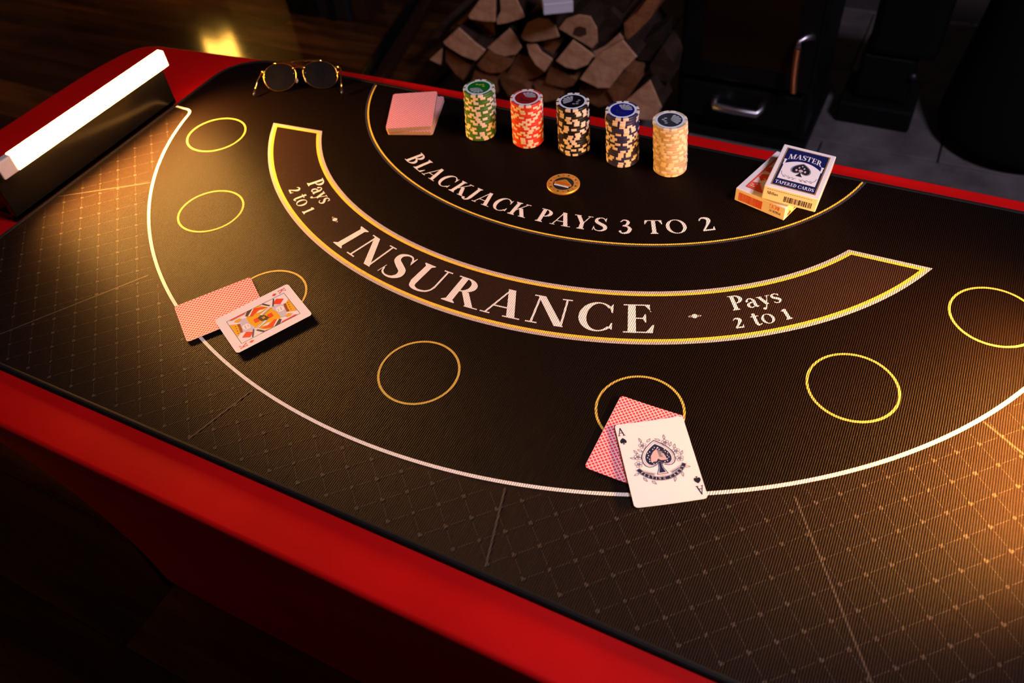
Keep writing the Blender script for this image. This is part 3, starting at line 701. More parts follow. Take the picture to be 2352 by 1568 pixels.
def ink(root, f, nm, m, polys, h=0.0, both=False):
    if both: ink(root, f, nm, m, [[(-x, -y) for x, y in P] for P in polys], h)
    mb = MB()
    for P in polys:
        mb.poly([(x*.001, y*.001, h) for x, y in P])
    mb.v = [(v[0], v[1], h+6e-7*i) for i, v in enumerate(mb.v)]
    for i, fc in enumerate(mb.f):                    # all print faces upward
        P = [mb.v[k] for k in fc]; ar = sum(P[k][0]*P[(k+1) % len(P)][1]-P[(k+1) % len(P)][0]*P[k][1] for k in range(len(P)))
        if ar < 0: mb.f[i] = fc[::-1]
    o = mb.build(nm, m, root); bm = bmesh.new(); bm.from_mesh(o.data)
    for k in range(-10, 11): bmesh.ops.bisect_plane(bm, geom=bm.verts[:]+bm.edges[:]+bm.faces[:], plane_co=(k*.003, 0, 0), plane_no=(1, 0, 0), dist=1e-7)
    for v in bm.verts: v.co.z += f(v.co.x, v.co.y)[2]
    bm.to_mesh(o.data); bm.free()
    return o
def line(P, w, closed=False):
    out = []; n = len(P)
    for i in range(n if closed else n-1):
        a, b = P[i], P[(i+1) % n]; dx, dy = b[0]-a[0], b[1]-a[1]; l = math.hypot(dx, dy) or 1; nx, ny = -dy/l*w/2, dx/l*w/2; ex, ey = dx/l*w*.3, dy/l*w*.3
        out.append([(a[0]-ex+nx, a[1]-ey+ny), (a[0]-ex-nx, a[1]-ey-ny), (b[0]+ex-nx, b[1]+ey-ny), (b[0]+ex+nx, b[1]+ey+ny)])
    return out
def glyph(ch, x, y, cap, sx=1): return [[(x+u*cap*sx, y+v*cap) for u, v in P] for P in G[ch][0]]
# king of diamonds: one half listed, the other turned about the centre
ink(king, fk, 'frame_line', 'ink_navy', line([(-20.8, 34.2), (20.8, 34.2), (20.8, -34.2), (-20.8, -34.2)], .5, True))
KP = [('diamond_pip', 'ink_red', [(-17.9, 23.4), (-12.8, 30.4), (-7.4, 23.6), (-12.7, 16.8)], 1), ('small_diamond', 'ink_red', [(-27.0, 24.5), (-25.1, 27.4), (-23.2, 24.4), (-25.2, 21.6)], 1),
 ('robe', 'ink_gold', [(-20.5, 0), (-20.5, 6), (-9.6, 14.6), (-5.7, 13.2), (1.6, 15.4), (12.0, 15.4), (20.5, 3), (20.5, 0)], 0),
 ('crown', 'ink_gold', [(-8.6, 33.8), (14.0, 33.8), (9.6, 26.1), (-4.8, 29.0)], 1), ('hair', 'ink_brown', [(-5.4, 26.4), (-4.6, 29.2), (4.8, 27.8), (9.8, 26.5), (8.5, 23.8), (2.5, 24.7), (-2.1, 25.4)], 1),
 ('face', 'ink_lavender', [(-9.6, 14.6), (-8.4, 22.3), (-4.4, 26.2), (3.2, 24.6), (8.5, 23.3), (13.8, 19.6), (12.6, 15.8), (2.0, 15.6), (-5.4, 13.3)], 1), ('cheek', 'ink_white', [(-5, 17), (-4.6, 23), (-1, 24.6), (3.6, 23.4), (4.0, 18), (0, 15.8)], 2),
 ('eyes', 'ink_grey', [(-3.2, 22.0), (2.4, 21.2), (2.4, 20.6), (-3.2, 21.4)], 3), ('mouth', 'ink_grey', [(-2, 18.4), (1.4, 18.0), (1.4, 17.5), (-2, 17.9)], 3),
 ('hand', 'ink_gold', [(13.8, 19.6), (11.2, 24.0), (14.7, 28.0), (16.5, 25.3), (16.4, 20.9)], 2), ('side_bar', 'ink_red', [(20.6, 11.1), (20.6, 31.6), (18.6, 29.0), (18.8, 14.5)], 2),
 ('black_cuff', 'ink_black', [(15.2, 14.8), (20.6, 10.6), (20.6, 3.4), (12.9, 12.5)], 2), ('white_cuff', 'ink_white', [(12.1, 10.9), (13.1, 12.6), (20.5, 3.9), (20.5, 2.3)], 3),
 ('red_sleeve', 'ink_red', [(10.2, 8.7), (12.1, 10.9), (19.9, 2.2), (14.5, -.1)], 2), ('red_chest', 'ink_red', [(-1.6, 5.3), (-1.5, 10.3), (4.5, 10.0), (4.8, 4.9), (2.4, 3.2)], 2),
 ('sash', 'ink_white', [(4.2, -.7), (6.7, 1.5), (12.2, -13.6), (9.9, -15.1)], 3), ('lozenge', 'ink_white', [(10.2, .2), (11.4, 3.4), (13.8, -1.5), (10.7, -6.8)], 3),
 ('red_hem', 'ink_red', [(14.5, 1.1), (20.2, 3.6), (19.7, 1.2), (13.2, -10.7)], 2), ('black_hem', 'ink_black', [(12.2, -12.0), (20.6, -6.8), (20.6, -9.0), (12.8, -14.2)], 2), ('red_patch', 'ink_red', [(17.8, -7.2), (20.6, -3.7), (20.6, -5.9)], 3),
 ('sword_line', 'ink_white', [(-20.5, 3.2), (-20.5, 5.0), (-9.4, 14.8), (-8.4, 13.6)], 3), ('blue_trim', 'ink_navy', [(-9.8, 14.9), (-8.6, 16.0), (-19.0, 21.6), (-20.4, 20.6)], 2)]
for nm, m, P, lv in KP: ink(king, fk, nm, m, [P], .00004*lv, True)
ink(king, fk, 'centre_block', 'ink_black', [[(-3.6, -5.2), (-5.6, -1.2), (-2.8, 2.9), (3.3, 5.0), (5.6, 1.4), (3.0, -3.8)]], .00018)
ink(king, fk, 'centre_cross', 'ink_gold', [[(-.7+dx, -.7+dy), (.7+dx, -.7+dy), (.7+dx, .7+dy), (-.7+dx, .7+dy)] for dx, dy in ((-.9, -.7), (.9, -.6), (-.7, .9), (.8, .9))], .00022)
ink(king, fk, 'crown_marks', 'ink_black', [ell(x, y, .8, .5, 0, 330, 11) for x, y in ((-4.0, 31.0), (-.2, 30.4), (3.7, 29.8), (7.7, 29.4))], .0001, True)
ink(king, fk, 'sash_marks', 'ink_black', [[(4.2+t*6.2-.5, -.2-t*13-.5), (4.2+t*6.2+.9, -.2-t*13+.3), (4.2+t*6.2+.6, -.2-t*13+.8), (4.2+t*6.2-.7, -.2-t*13)] for t in [.12+.13*k for k in range(7)]], .00018, True)
ink(king, fk, 'index_letter', 'ink_red', line([(-27.2, 30.3), (-27.2, 37.7)], 1.0)+line([(-26.9, 33.4), (-23.6, 37.6)], .65)+line([(-25.9, 34.6), (-23.3, 30.3)], 1.0)+line([(-28.3, 30.2), (-26.1, 30.2)], .6)+line([(-28.3, 37.8), (-26.1, 37.8)], .6)+line([(-24.5, 30.2), (-22.5, 30.2)], .6)+line([(-24.6, 37.8), (-22.8, 37.8)], .6), 0, True)
# ace of spades
def spade_pts(cx_, cy_, w, h, n=16):
    L = [(0, .5)]
    for t in [k/n for k in range(1, n+1)]:
        L.append((-.5*(sin(t*pi*.5)**1.15), .5-.62*t**1.25))
    L += [(-.5, -.14), (-.485, -.24), (-.43, -.33), (-.34, -.385), (-.24, -.385), (-.14, -.35), (-.06, -.29), (0, -.25)]
    P = L + [(-x, y) for x, y in L[::-1][1:-1]]
    return [(cx_+x*w, cy_+y*h) for x, y in P]
def stem_pts(x, y0, y1, w0, w1): return [(x-w0/2, y0), (x+w0/2, y0), (x+w1/2*.9, (y0+y1)/2), (x+w1/2, y1), (x-w1/2, y1), (x-w1/2*.9, (y0+y1)/2)]
SP = spade_pts(-.2, 6.2, 29.0, 31)
ink(ace, fa, 'spade_outline', 'ink_navy', line(SP, .7, True), .00004); ink(ace, fa, 'spade_inner_line', 'ink_grey', line(spade_pts(-.2, 6.0, 25.6, 27.4), .3, True), .00004)
ink(ace, fa, 'spade', 'ink_navy', [spade_pts(-.2, 5.6, 22.8, 24.4)], .00002)
ink(ace, fa, 'stem_outline', 'ink_navy', line([(-1.6, -3.2), (-2.2, -8), (-4.9, -13.9), (4.6, -13.9), (1.9, -8), (1.3, -3.2)], .6), .00004); ink(ace, fa, 'stem', 'ink_navy', [[(-3.0, -12.6), (2.8, -12.6), (1.0, -7.5), (.7, -2), (-1.0, -2), (-1.3, -7.5)]], .00003)
ink(ace, fa, 'inner_leaf', 'ink_pink', [[(-.3, 12.2), (-3.6, 9.6), (-6.4, 5.6), (-7.6, -.6), (-2.6, -.6), (-.8, 2.0), (1.6, 0), (6.6, -.2), (6.4, 3.2), (5.4, 6.4), (2.8, 9.6)]], .00006)
ink(ace, fa, 'leaf_shading', 'ink_grey', [[(.2, 11.5), (3.4+.4*(k % 2), 9.5-2.0*k), (6.2, 8.8-2.2*k), (1.0, 8.6-1.7*k)] for k in range(4)], .0001)
rs = random.Random(5)
dots = []
for k in range(26):
    a = 2*pi*k/26; rr = 9.4 + (.8 if k % 2 else -.4); x, y = rr*cos(a)*.92, 4.2+rr*sin(a)*(.84 if sin(a) < 0 else .98)
    if y < -2.4 and abs(x) < 2: continue
    if y > 11 and abs(x) > 3.2: x *= .55
    dots.append(ell(x-.2, y, .45, .62, 0, 330, 8))
ink(ace, fa, 'white_dots', 'ink_white', dots, .00008)
RC, R0_, R1_ = (0, 4.5), 21.6, 25.0
def rb(r, a): return (RC[0]+r*cos(R(a))*1.0, RC[1]+r*sin(R(a)))
ink(ace, fa, 'ribbon', 'ink_navy', quads([rb(R0_, a) for a in range(208, 333, 4)], [rb(R1_-.3, a) for a in range(208, 333, 4)]), .00004)
ink(ace, fa, 'ribbon_edges', 'ink_grey', line([rb(R1_+.1, a) for a in range(206, 335, 4)], .35)+line([rb(R0_-.4, a) for a in range(206, 335, 4)], .3), .00005)
tx = 'PLAYING CARDS'; polys = []; wsum = sum(G[c][1]+.30 for c in tx); s = 0; a0, a1 = 216, 325; 
for ch in tx:
    am = a0+(a1-a0)*(s+(G[ch][1]+.3)/2)/wsum; th = R(am+90); bx, by = rb(R1_-.75, am)
    for P in G[ch][0]: polys.append([(bx+((u-G[ch][1]/2)*2.0)*cos(th)-v*2.2*sin(th), by+((u-G[ch][1]/2)*2.0)*sin(th)+v*2.2*cos(th)) for u, v in P])
    s += G[ch][1]+.3
ink(ace, fa, 'ribbon_lettering', 'ink_white', polys, .00010)
for sg in (-1, 1): ink(ace, fa, 'ribbon_tail', 'ink_grey', line([(sg*18.5, -7.0), (sg*6.5, -12.6), (sg*8.0, -14.6), (sg*13.5, -13.2)], .35, True)+[[(sg*16, -9.2), (sg*7.4, -12.8), (sg*8.2, -14.0), (sg*12.5, -12.6)]], .00003)
pk = []; x = -3.6
for ch in 'POKER': pk += glyph(ch, x, -16.4, 1.5, .95); x += (G[ch][1]+.05)*1.5*.95
ink(ace, fa, 'small_lettering', 'ink_pink', pk, .00004)
for cx_, cy_ in ((-11.2, 17.7), (9.3, 17.9), (-17.6, 6.4), (16.6, 7.4), (-18.6, -1.4), (18.0, -.6)):
    P = line(ell(cx_, cy_, 1.25, 1.25, 0, 330, 11), .55, True) + [ell(cx_, cy_, .6, .6, 0, 315, 7)]
    for k in range(5): P += line(ell(cx_+2.2*cos(2*pi*k/5+.3), cy_+2.2*sin(2*pi*k/5+.3), 1.25, 1.25, math.degrees(2*pi*k/5+.3)-115, math.degrees(2*pi*k/5+.3)+115, 9), .34)
    ink(ace, fa, 'flower', 'ink_navy', P, .00003)
for cx_, cy_, a in ((-12.1, 23.6, 105), (-4.8, 22.4, 40), (3.4, 22.0, 150), (9.6, 23.8, 85), (16.4, 12.6, 70), (21.0, 4.6, 60), (-22.2, 5.4, 160), (-18.6, 11.6, 120), (22.0, -10.2, -10), (-16.4, -17.4, -60), (-9.6, -21.4, -50), (9.0, -20.8, -110), (-22.6, -11.4, 200), (16.4, -16.8, -90), (13.4, 15.2, 60), (-14.4, 12.6, 140)):
    L = [(0, -2.4), (1.1, -.6), (.9, .8), (0, 2.8), (-.9, .8), (-1.1, -.6)]; ca, sa = cos(R(a-90)), sin(R(a-90))
    W = lambda p: (cx_+p[0]*ca-p[1]*sa, cy_+p[0]*sa+p[1]*ca)
    ink(ace, fa, 'leaf', 'ink_navy', line([W(p) for p in L], .34, True)+line([W((0, -2.2)), W((0, 1.8))], .2), .00002)
ink(ace, fa, 'index_letter', 'ink_black', line([(-29.6, 31.4), (-27.3, 39.4)], .75)+line([(-27.3, 39.4), (-25.0, 31.4)], 1.15)+line([(-28.8, 34.0), (-25.8, 34.0)], .7)+line([(-30.4, 31.2), (-28.5, 31.2)], .65)+line([(-26.2, 31.2), (-24.0, 31.2)], .65), 0, True)
ink(ace, fa, 'index_spade', 'ink_black', [spade_pts(-27.1, 25.2, 5.9, 6.6), stem_pts(-27.1, 21.4, 24.2, 2.4, .8)], 0, True)

# ------------------------------------------------------------------ the squared deck
dk = empty('card_deck', tw(-.6076, .8070, .0005), 'squared deck of red-backed cards beside the chip stacks', 'card deck'); dk.rotation_euler.z = .4415
def packet(nm, n, z0, rot, dx, dy, seed, part):
    r_ = random.Random(seed); mb = MB(); t = .00042
    for k in range(n):
        ox, oy = dx+r_.gauss(0, .00012), dy+r_.gauss(0, .00012); P = [(x*cos(rot)-y*sin(rot)+ox, x*sin(rot)+y*cos(rot)+oy) for x, y in rrect(CWD, CHT, .0035, 4)]
        mb.prism(P, z0+k*t, z0+(k+.94)*t, 1 if k == n-1 else 0, 0)
    return mb.build(nm, ['deck_edge', 'back'], part)
packet('lower_packet', 14, 0, R(-6.5), .0045, -.0008, 1, dk); packet('upper_packet', 14, 14*.00042+.0001, 0, 0, 0, 2, dk)

# ------------------------------------------------------------------ two card boxes
def card_box(name, pos, rot, size, label, group):
    w, h, t = size
    o = empty(name, pos, label, 'card box', group); o.rotation_euler = rot
    mb = MB(); mb.box((-w/2, -h/2, 0), (w/2, h/2, t)); mb.build('carton', 'box_card', o, bevel=.0009); return o
def flat(root, nm, m, polys, f):
    mb = MB()
    for P in polys: mb.poly([f(x, y) for x, y in P])
    mb.v = [tuple(a+b*i*5e-7 for a, b in zip(v, (f(0, 0, 1)[k]-f(0, 0, 0)[k] if f.__code__.co_argcount > 2 else (1 if k == 2 else 0) for k in range(3)))) for i, v in enumerate(mb.v)]
    return mb.build(nm, m, root)
GX = 'boxed decks at the rear right of the mat'
rw, rh, rth = .064, .091, .0175
rbx = card_box('card_box', tw(-.1061, .8158, .0004), (0, 0, -.2793), (rw, rh, rth), 'white card box with red print lying underneath the blue box', GX)
ft = lambda x, y, h=.00012: (x*.001, y*.001, rth+h)
flat(rbx, 'red_frame', 'ink_orange', line([(-24, 36), (24, 36), (24, -36), (-24, -36)], 2.4, True), ft)
flat(rbx, 'red_motif', 'ink_orange', [[(-22.5, 10), (-12, 20), (-4, 22), (2, 12), (-4, 4), (-12, 2), (-22.5, 2)], [(-22.5, -6), (-16, -2), (-12, 2), (-8, -6), (-16, -18), (-22.5, -12)], [(-22.5, -24), (-14, -22), (-8, -30), (-4, -34.5), (-22.5, -34.5)], [(4, -30), (14, -26), (22, -34.5), (2, -34.5)], [(-2, -14), (4, -10), (12, -18), (4, -24)]], lambda x, y: ft(x, y, .00014))
rr2 = random.Random(2)
flat(rbx, 'white_motif', 'ink_white', [ell(rr2.uniform(-21, -6), rr2.uniform(-33, 20), 1.4, .7, 0, 330, 8) for k in range(22)]+[[(-21.5, 22), (-14, 26), (-8, 34), (-21.5, 34)]], lambda x, y: ft(x, y, .00018))
ff = lambda u, v, h=.00012: (u*.001, -rh/2-h, v*.001)
bars = []; x = -27
for k in range(22): w = rr2.choice((.5, .8, 1.2)); bars.append([(x, 2.5), (x+w, 2.5), (x+w, 13.5), (x, 13.5)]); x += w+rr2.choice((.4, .6))
flat(rbx, 'barcode', 'ink_orange', bars, ff)
def mirror(f): return lambda u, v: f(-u, 16.2-v)
letters_flat('BCG', -25.0, 2.2, 5.2, 1.0, lambda u, v: ff(-u, rth*1000-v), 'ink_orange', rbx, 'front_lettering')
letters_flat('POKER 92', -27.0, 9.2, 3.2, .78, lambda u, v: ff(-u, rth*1000-v), 'ink_black', rbx, 'small_lettering')
fs = lambda u, v, h=.00012: (rw/2+h, u*.001, v*.001)
flat(rbx, 'side_print', 'ink_orange', [[(-40, 4), (-34, 8), (-30, 4), (-34, 2)], [(-26, 4), (-18, 13), (-12, 8), (-16, 3)], [(-8, 4), (0, 12), (8, 5)]], fs)
bw, bh, bt = .060, .087, .018
Rb = Matrix.Rotation(-.0097, 3, 'Z') @ Matrix.Rotation(.052, 3, 'Y') @ Matrix.Rotation(-.010, 3, 'X')
pc = tw(-.0864, .8105, .0285) - Rb @ Vector((0, 0, bt/2))
bbx = card_box('card_box', pc, Rb.to_euler(), (bw, bh, bt), 'blue and white card box with a spade leaning on the red-printed box', GX)
fb = lambda x, y, h=.00012: (x*.001*bw/.0645, y*.001*bh/.0905, bt+h)
flat(bbx, 'navy_panel', 'ink_navy', [[(-26.5, -39.5), (26.5, -39.5), (26.5, 39.5), (-26.5, 39.5)]], fb)
M['ink_blue'] = mat('ink_blue', (.006, .010, .085), .4, spec=.35)
for P_ in ([(-24.6, -37.4), (24.6, -37.4), (24.6, -27.2), (-24.6, -27.2)], [(-24.6, 0), (24.6, 0), (24.6, 37.4), (-24.6, 37.4)]): flat(bbx, 'blue_field', 'ink_blue', [P_], lambda x, y: fb(x, y, .00018))
flat(bbx, 'fine_border', 'ink_gold', line([(-25.6, 38.6), (25.6, 38.6), (25.6, -38.6), (-25.6, -38.6)], .5, True), lambda x, y: fb(x, y, .0002))
arch = [(x, 16.5 - 10.5*(x/22.5)**2) for x in [-22.5+45*k/16 for k in range(17)]]
flat(bbx, 'white_field', 'ink_white', [[(-22.5, -25)] + [(22.5, -25)] + arch[::-1]], lambda x, y: fb(x, y, .00024))
for sg in (-1, 1): flat(bbx, 'column', 'ink_white', [[(sg*22.5-1.1, 4), (sg*22.5+1.1, 4), (sg*22.5+1.1, 13), (sg*22.5-1.1, 13)], ell(sg*22.5, 14.2, 1.8, 1.5, 0, 330, 11)], lambda x, y: fb(x, y, .00026))
mw = text_w('MASTER')
letters_flat('MASTER', -20.5, 15.4, 11.0, 41/(mw*11.0), lambda u, v: fb(u, v, .00028), 'ink_white', bbx, 'title_lettering', arch=lambda u: (5.4*(1-(u/21)**2), 1-.12*(1-(u/21)**2)))
mw = text_w('TAPERED CARDS')
letters_flat('TAPERED CARDS', -23.0, -35.2, 6.2, 46/(mw*6.2), lambda u, v: fb(u, v, .00028), 'ink_white', bbx, 'lower_lettering')
flat(bbx, 'spade', 'ink_black', [spade_pts(0, 1.2, 21, 22)], lambda x, y: fb(x, y, .0003)); flat(bbx, 'spade_rim', 'ink_grey', line(spade_pts(0, 1.2, 22.6, 23.6), 1.3, True), lambda x, y: fb(x, y, .00032))
flat(bbx, 'spade_stem', 'ink_black', [[(-4.2, -13.2), (4.2, -13.2), (1.2, -8), (.9, -3), (-.9, -3), (-1.2, -8)]], lambda x, y: fb(x, y, .0003))
flat(bbx, 'spade_detail', 'ink_pink', [ell(0, -1.5, 2.6, 2.6, 0, 340, 16), ell(-5.2, -1.8, 1.3, 2.2, 0, 340, 12), ell(5.2, -1.8, 1.3, 2.2, 0, 340, 12), ell(-3, 4, .9, 1.8, 0, 340, 12), ell(3, 4, .9, 1.8, 0, 340, 12), ell(0, 7.6, .9, 1.3, 0, 340, 12)], lambda x, y: fb(x, y, .00036))
sc = []
for sg in (-1, 1):
    sc += line([(sg*21, -10), (sg*20, -15), (sg*17.5, -18), (sg*15, -16.5), (sg*13, -18.5), (sg*11, -16.8), (sg*9, -19.5), (sg*6, -17.6), (sg*4, -19.8), (sg*2, -18.5)], .7) + [ell(sg*16, -19.6, 1.8, .8, 0, 330, 9), ell(sg*10, -20.6, 1.8, .8, 0, 330, 9), ell(sg*5, -21.0, 1.6, .7, 0, 330, 9)]
flat(bbx, 'scrollwork', 'ink_grey', sc, lambda x, y: fb(x, y, .0003))
fe = lambda u, v, h=.00012: (u*.001, -bh/2-h, v*.001)
bars = []; x = -6
while x < 24: w = rr2.choice((.4, .7, 1.1)); bars.append([(x, 3.2), (x+w, 3.2), (x+w, 10.6), (x, 10.6)]); x += w+rr2.choice((.4, .7, 1.0))
flat(bbx, 'barcode', 'ink_black', bars, fe)
letters_flat('Millan', -25.5, 8.2, 4.0, 1.0, fe, 'ink_black', bbx, 'signature')
flat(bbx, 'fine_print', 'ink_grey', [[(-26+k*2.5, 14.6), (-24.2+k*2.5, 14.6), (-24.2+k*2.5, 15.3), (-26+k*2.5, 15.3)] for k in range(20)], fe)

# ------------------------------------------------------------------ sunglasses
sg = empty('sunglasses', tw(-.805, .812, .0004), 'gold-framed sunglasses with dark lenses at the rear left of the mat', 'sunglasses')
so = Vector(sg.location)
gx = (tw(-.753, .8375)-tw(-.853, .7905)).normalized(); gy = Vector((-gx.y, gx.x, 0))      # along the brow; away from the viewer
gu = (gy*sin(R(30)) + Vector((0, 0, 1))*cos(R(30))).normalized(); gn = gx.cross(gu)      # up the lens; lens normal
def gpos(u, v, n=0): return gx*u + gu*v + gn*n + Vector((0, 0, .0022))
def lens_out(s):
    P = []
    for k in range(36):
        a = 2*pi*k/36; x = .0250*math.copysign(abs(cos(a))**.82, cos(a)); y = .0190*math.copysign(abs(sin(a))**.85, sin(a))
        if y < 0: x *= 1-.16*(-y/.0185)**1.5
        P.append((s*(.0305 + x + .0022*(y/.0185)*-1), .0190+y))
    return P
def wrapn(u): return -3.0*(u/.06)**2*.0012 - .0
for s in (-1, 1):
    P = lens_out(s); mb = MB(); cxl = s*.0305
    rings = []
    for q in (1, .8, .55, .28):
        rings.append([gpos(cxl+(u-cxl)*q, .019+(v-.019)*q, wrapn(u)+.0007*(1-q*q)) for u, v in P])
    for A, B in zip(rings, rings[1:]): mb.strip(A, B, 0, True)
    mb.poly(rings[-1]); mb.strip([p-gn*.0016 for p in rings[0]][::-1], rings[0][::-1], 0, True); mb.poly([p-gn*.0016 for p in rings[0]][::-1])
    mb.build('lens', 'lens', sg, smooth=True)
    mb = MB(); mb.tube([gpos(u, v, wrapn(u)-.0004) for u, v in P], .0006, 8, closed=True); mb.build('rim', 'gold', sg, smooth=True)
    hb = gpos(s*.0565, .0285, wrapn(.058)-.002)
    mb = MB(); mb.tube([gpos(s*.0525, .0275, wrapn(.055)), hb, gpos(s*.0600, .0275, wrapn(.06)-.006)], [.0016, .0027, .0021], 10); mb.tube([gpos(s*.0535, .020, wrapn(.055)), gpos(s*.0575, .0215, wrapn(.06)-.002)], [.001, .0017], 10); mb.build('hinge', 'gold', sg, smooth=True)
    tipw = (px(583, 220, z=MZ+.003) if s < 0 else px(786, 216, z=MZ+.003)) - so
    a = gpos(s*.0600, .0270, wrapn(.06)-.006); m1 = a.lerp(tipw, .45)+Vector((0, 0, .004))
    pth = [a.lerp(m1, t/5) for t in range(5)] + [m1.lerp(tipw, t/5) for t in range(4)]
    mb = MB(); mb.tube(pth, .0010, 8); tp_ = mb.build('temple', 'gold', sg, smooth=True)
    mb = MB(); mb.tube([pth[-1], pth[-1].lerp(tipw, .6), tipw], [.0012, .0018, .0016], 10); mb.build('temple_tip', 'tip', tp_, smooth=True)
    mb = MB(); mb.tube([gpos(s*.0088, .0235, .0), gpos(s*.0075, .0190, -.004), gpos(s*.0068, .0150, -.004)], .0007, 6); mb.tube([gpos(s*.0068, .0165, -.0045), gpos(s*.0072, .0135, -.005), gpos(s*.0080, .0100, -.0045)], [.0012, .0026, .0014], 10); mb.build('nose_pad', 'pad', sg, smooth=True)
mb = MB(); mb.tube([gpos(u, .0300+.0022*cos(u/.0095*pi/2), .0012) for u in [-.0095+.019*k/8 for k in range(9)]], .0011, 8); mb.build('bridge', 'gold', sg, smooth=True)
mb = MB(); mb.tube([gpos(u, .0385+.0020*cos(u/.036*pi/2), .0010) for u in [-.036+.072*k/14 for k in range(15)]], .0016, 8); mb.build('brow_bar', 'gold', sg, smooth=True)

# ------------------------------------------------------------------ stacked firewood beside the stove
LZ = lambda zx, zy: (900+zx/3.36, zy/3.36)
LOGS = [
 ([(590,120),(690,-20),(800,-20),(795,170),(720,165),(600,145)], .00, 'quarter log with pale end at the top left of the wood pile', 0),
 ([(835,-20),(960,-10),(1025,135),(900,175),(815,190),(805,150),(840,90)], .01, 'pale split log with a torn corner near the top of the wood pile', 0),
 ([(1045,-20),(1270,-20),(1315,125),(1040,125)], .10, 'dark orange log set back at the top of the wood pile', 1),
 ([(510,180),(590,105),(700,150),(790,180),(800,270),(740,295),(640,270),(540,220)], .06, 'dark reddish log tucked under the two pale top logs', 1),
 ([(395,325),(515,215),(575,270),(640,330),(720,390),(700,420),(650,470),(540,430),(420,355)], .00, 'large half log with fuzzy torn edge at the left of the wood pile', 0),
 ([(735,370),(905,220),(965,290),(1000,370),(960,420),(870,435),(790,410)], .01, 'wedge log with a sharp upper corner left of centre in the pile', 0),
 ([(995,280),(1040,180),(1130,140),(1210,150),(1260,200),(1290,285),(1180,310),(1080,325),(1015,310)], .00, 'pale half-round log in the upper middle of the wood pile', 0),
 ([(1285,220),(1340,150),(1440,115),(1530,130),(1580,220),(1585,330),(1545,375),(1440,310),(1370,270)], .00, 'log with a dark knot hole in its end', 0),
 ([(1115,330),(1330,300),(1220,450),(1150,390)], .03, 'small brown wedge under the pale half-round log', 1),
 ([(1040,340),(1110,335),(1150,400),(1240,460),(1180,555),(1110,500),(1060,420)], .01, 'narrow pale slab leaning in the middle of the wood pile', 0),
 ([(1265,470),(1395,310),(1480,370),(1560,430),(1510,500),(1420,535),(1340,520)], .00, 'pale quarter log right of centre with a rounded lower edge', 0),
 ([(1450,610),(1560,460),(1620,400),(1780,310),(1890,440),(1790,540),(1680,680),(1590,680)], .00, 'largest squared log at the right of the wood pile', 0),
 ([(655,500),(740,390),(830,430),(910,460),(900,520),(850,560),(760,565),(690,540)], .01, 'rounded ochre log below the wedge log', 1),
 ([(410,380),(610,500),(550,620),(490,570),(415,470)], .02, 'brown four-sided log low at the left of the pile', 1),
 ([(290,460),(390,370),(375,500)], .01, 'small pale triangle of log at the far left of the pile', 0),
 ([(885,570),(980,410),(1060,440),(1190,550),(1120,600),(1020,625),(940,600)], .04, 'shaded dark log in the lower middle of the pile', 1),
 ([(610,640),(640,545),(800,590),(810,720),(690,720)], .02, 'low log just behind the green chip stack', 1),
 ([(830,600),(900,600),(1020,650),(1080,720),(1000,770),(900,740),(850,660)], .02, 'low log between the green and red chip stacks', 1),
 ([(1180,640),(1215,510),(1300,540),(1430,620),(1400,660),(1330,680)], .02, 'brown wedge above the black chip stack', 1),
 ([(1090,650),(1180,620),(1320,700),(1310,760),(1180,790),(1120,720)], .03, 'low log just behind the red chip stack', 1),
 ([(1440,690),(1660,690),(1700,800),(1600,830),(1480,770)], .03, 'low ochre log between the black and blue chip stacks', 1),
 ([(1660,700),(1800,540),(1890,560),(1900,640),(1790,800),(1720,800)], .02, 'steep pinkish log behind the blue chip stack', 1),
 ([(1790,790),(1990,620),(2080,830),(2020,930),(1900,920)], .00, 'lowest right log with streaked grain beside the stove', 0),
 ([(1530,410),(1640,360),(1755,260),(1785,300),(1570,455)], .01, 'thin split strip on top of the largest squared log', 0),
 ([(1790,180),(1900,90),(1980,-20),(2090,-20),(1990,150),(1890,250),(1800,330)], .02, 'long pale log leaning at the upper right of the pile', 1),
 ([(1590,110),(1690,70),(1770,150),(1750,255),(1640,345),(1600,330)], .06, 'dark red-brown log behind the knotted log', 2),
 ([(1460,50),(1700,-20),(1850,-20),(1800,90),(1600,105)], .08, 'dark bark-covered log at the top beside the white carton', 2),
 ([(1880,340),(2080,230),(2070,470),(1900,470)], .07, 'dark shadowed log at the right edge of the pile', 2),
 ([(1990,500),(2090,350),(2170,480),(2140,640),(2010,610)], .05, 'dark brown log closest to the stove', 2),
 ([(300,300),(370,185),(420,200),(360,300)], .08, 'small dark ochre log at the upper left edge of the pile', 2),
]
LY = 1.87+OY
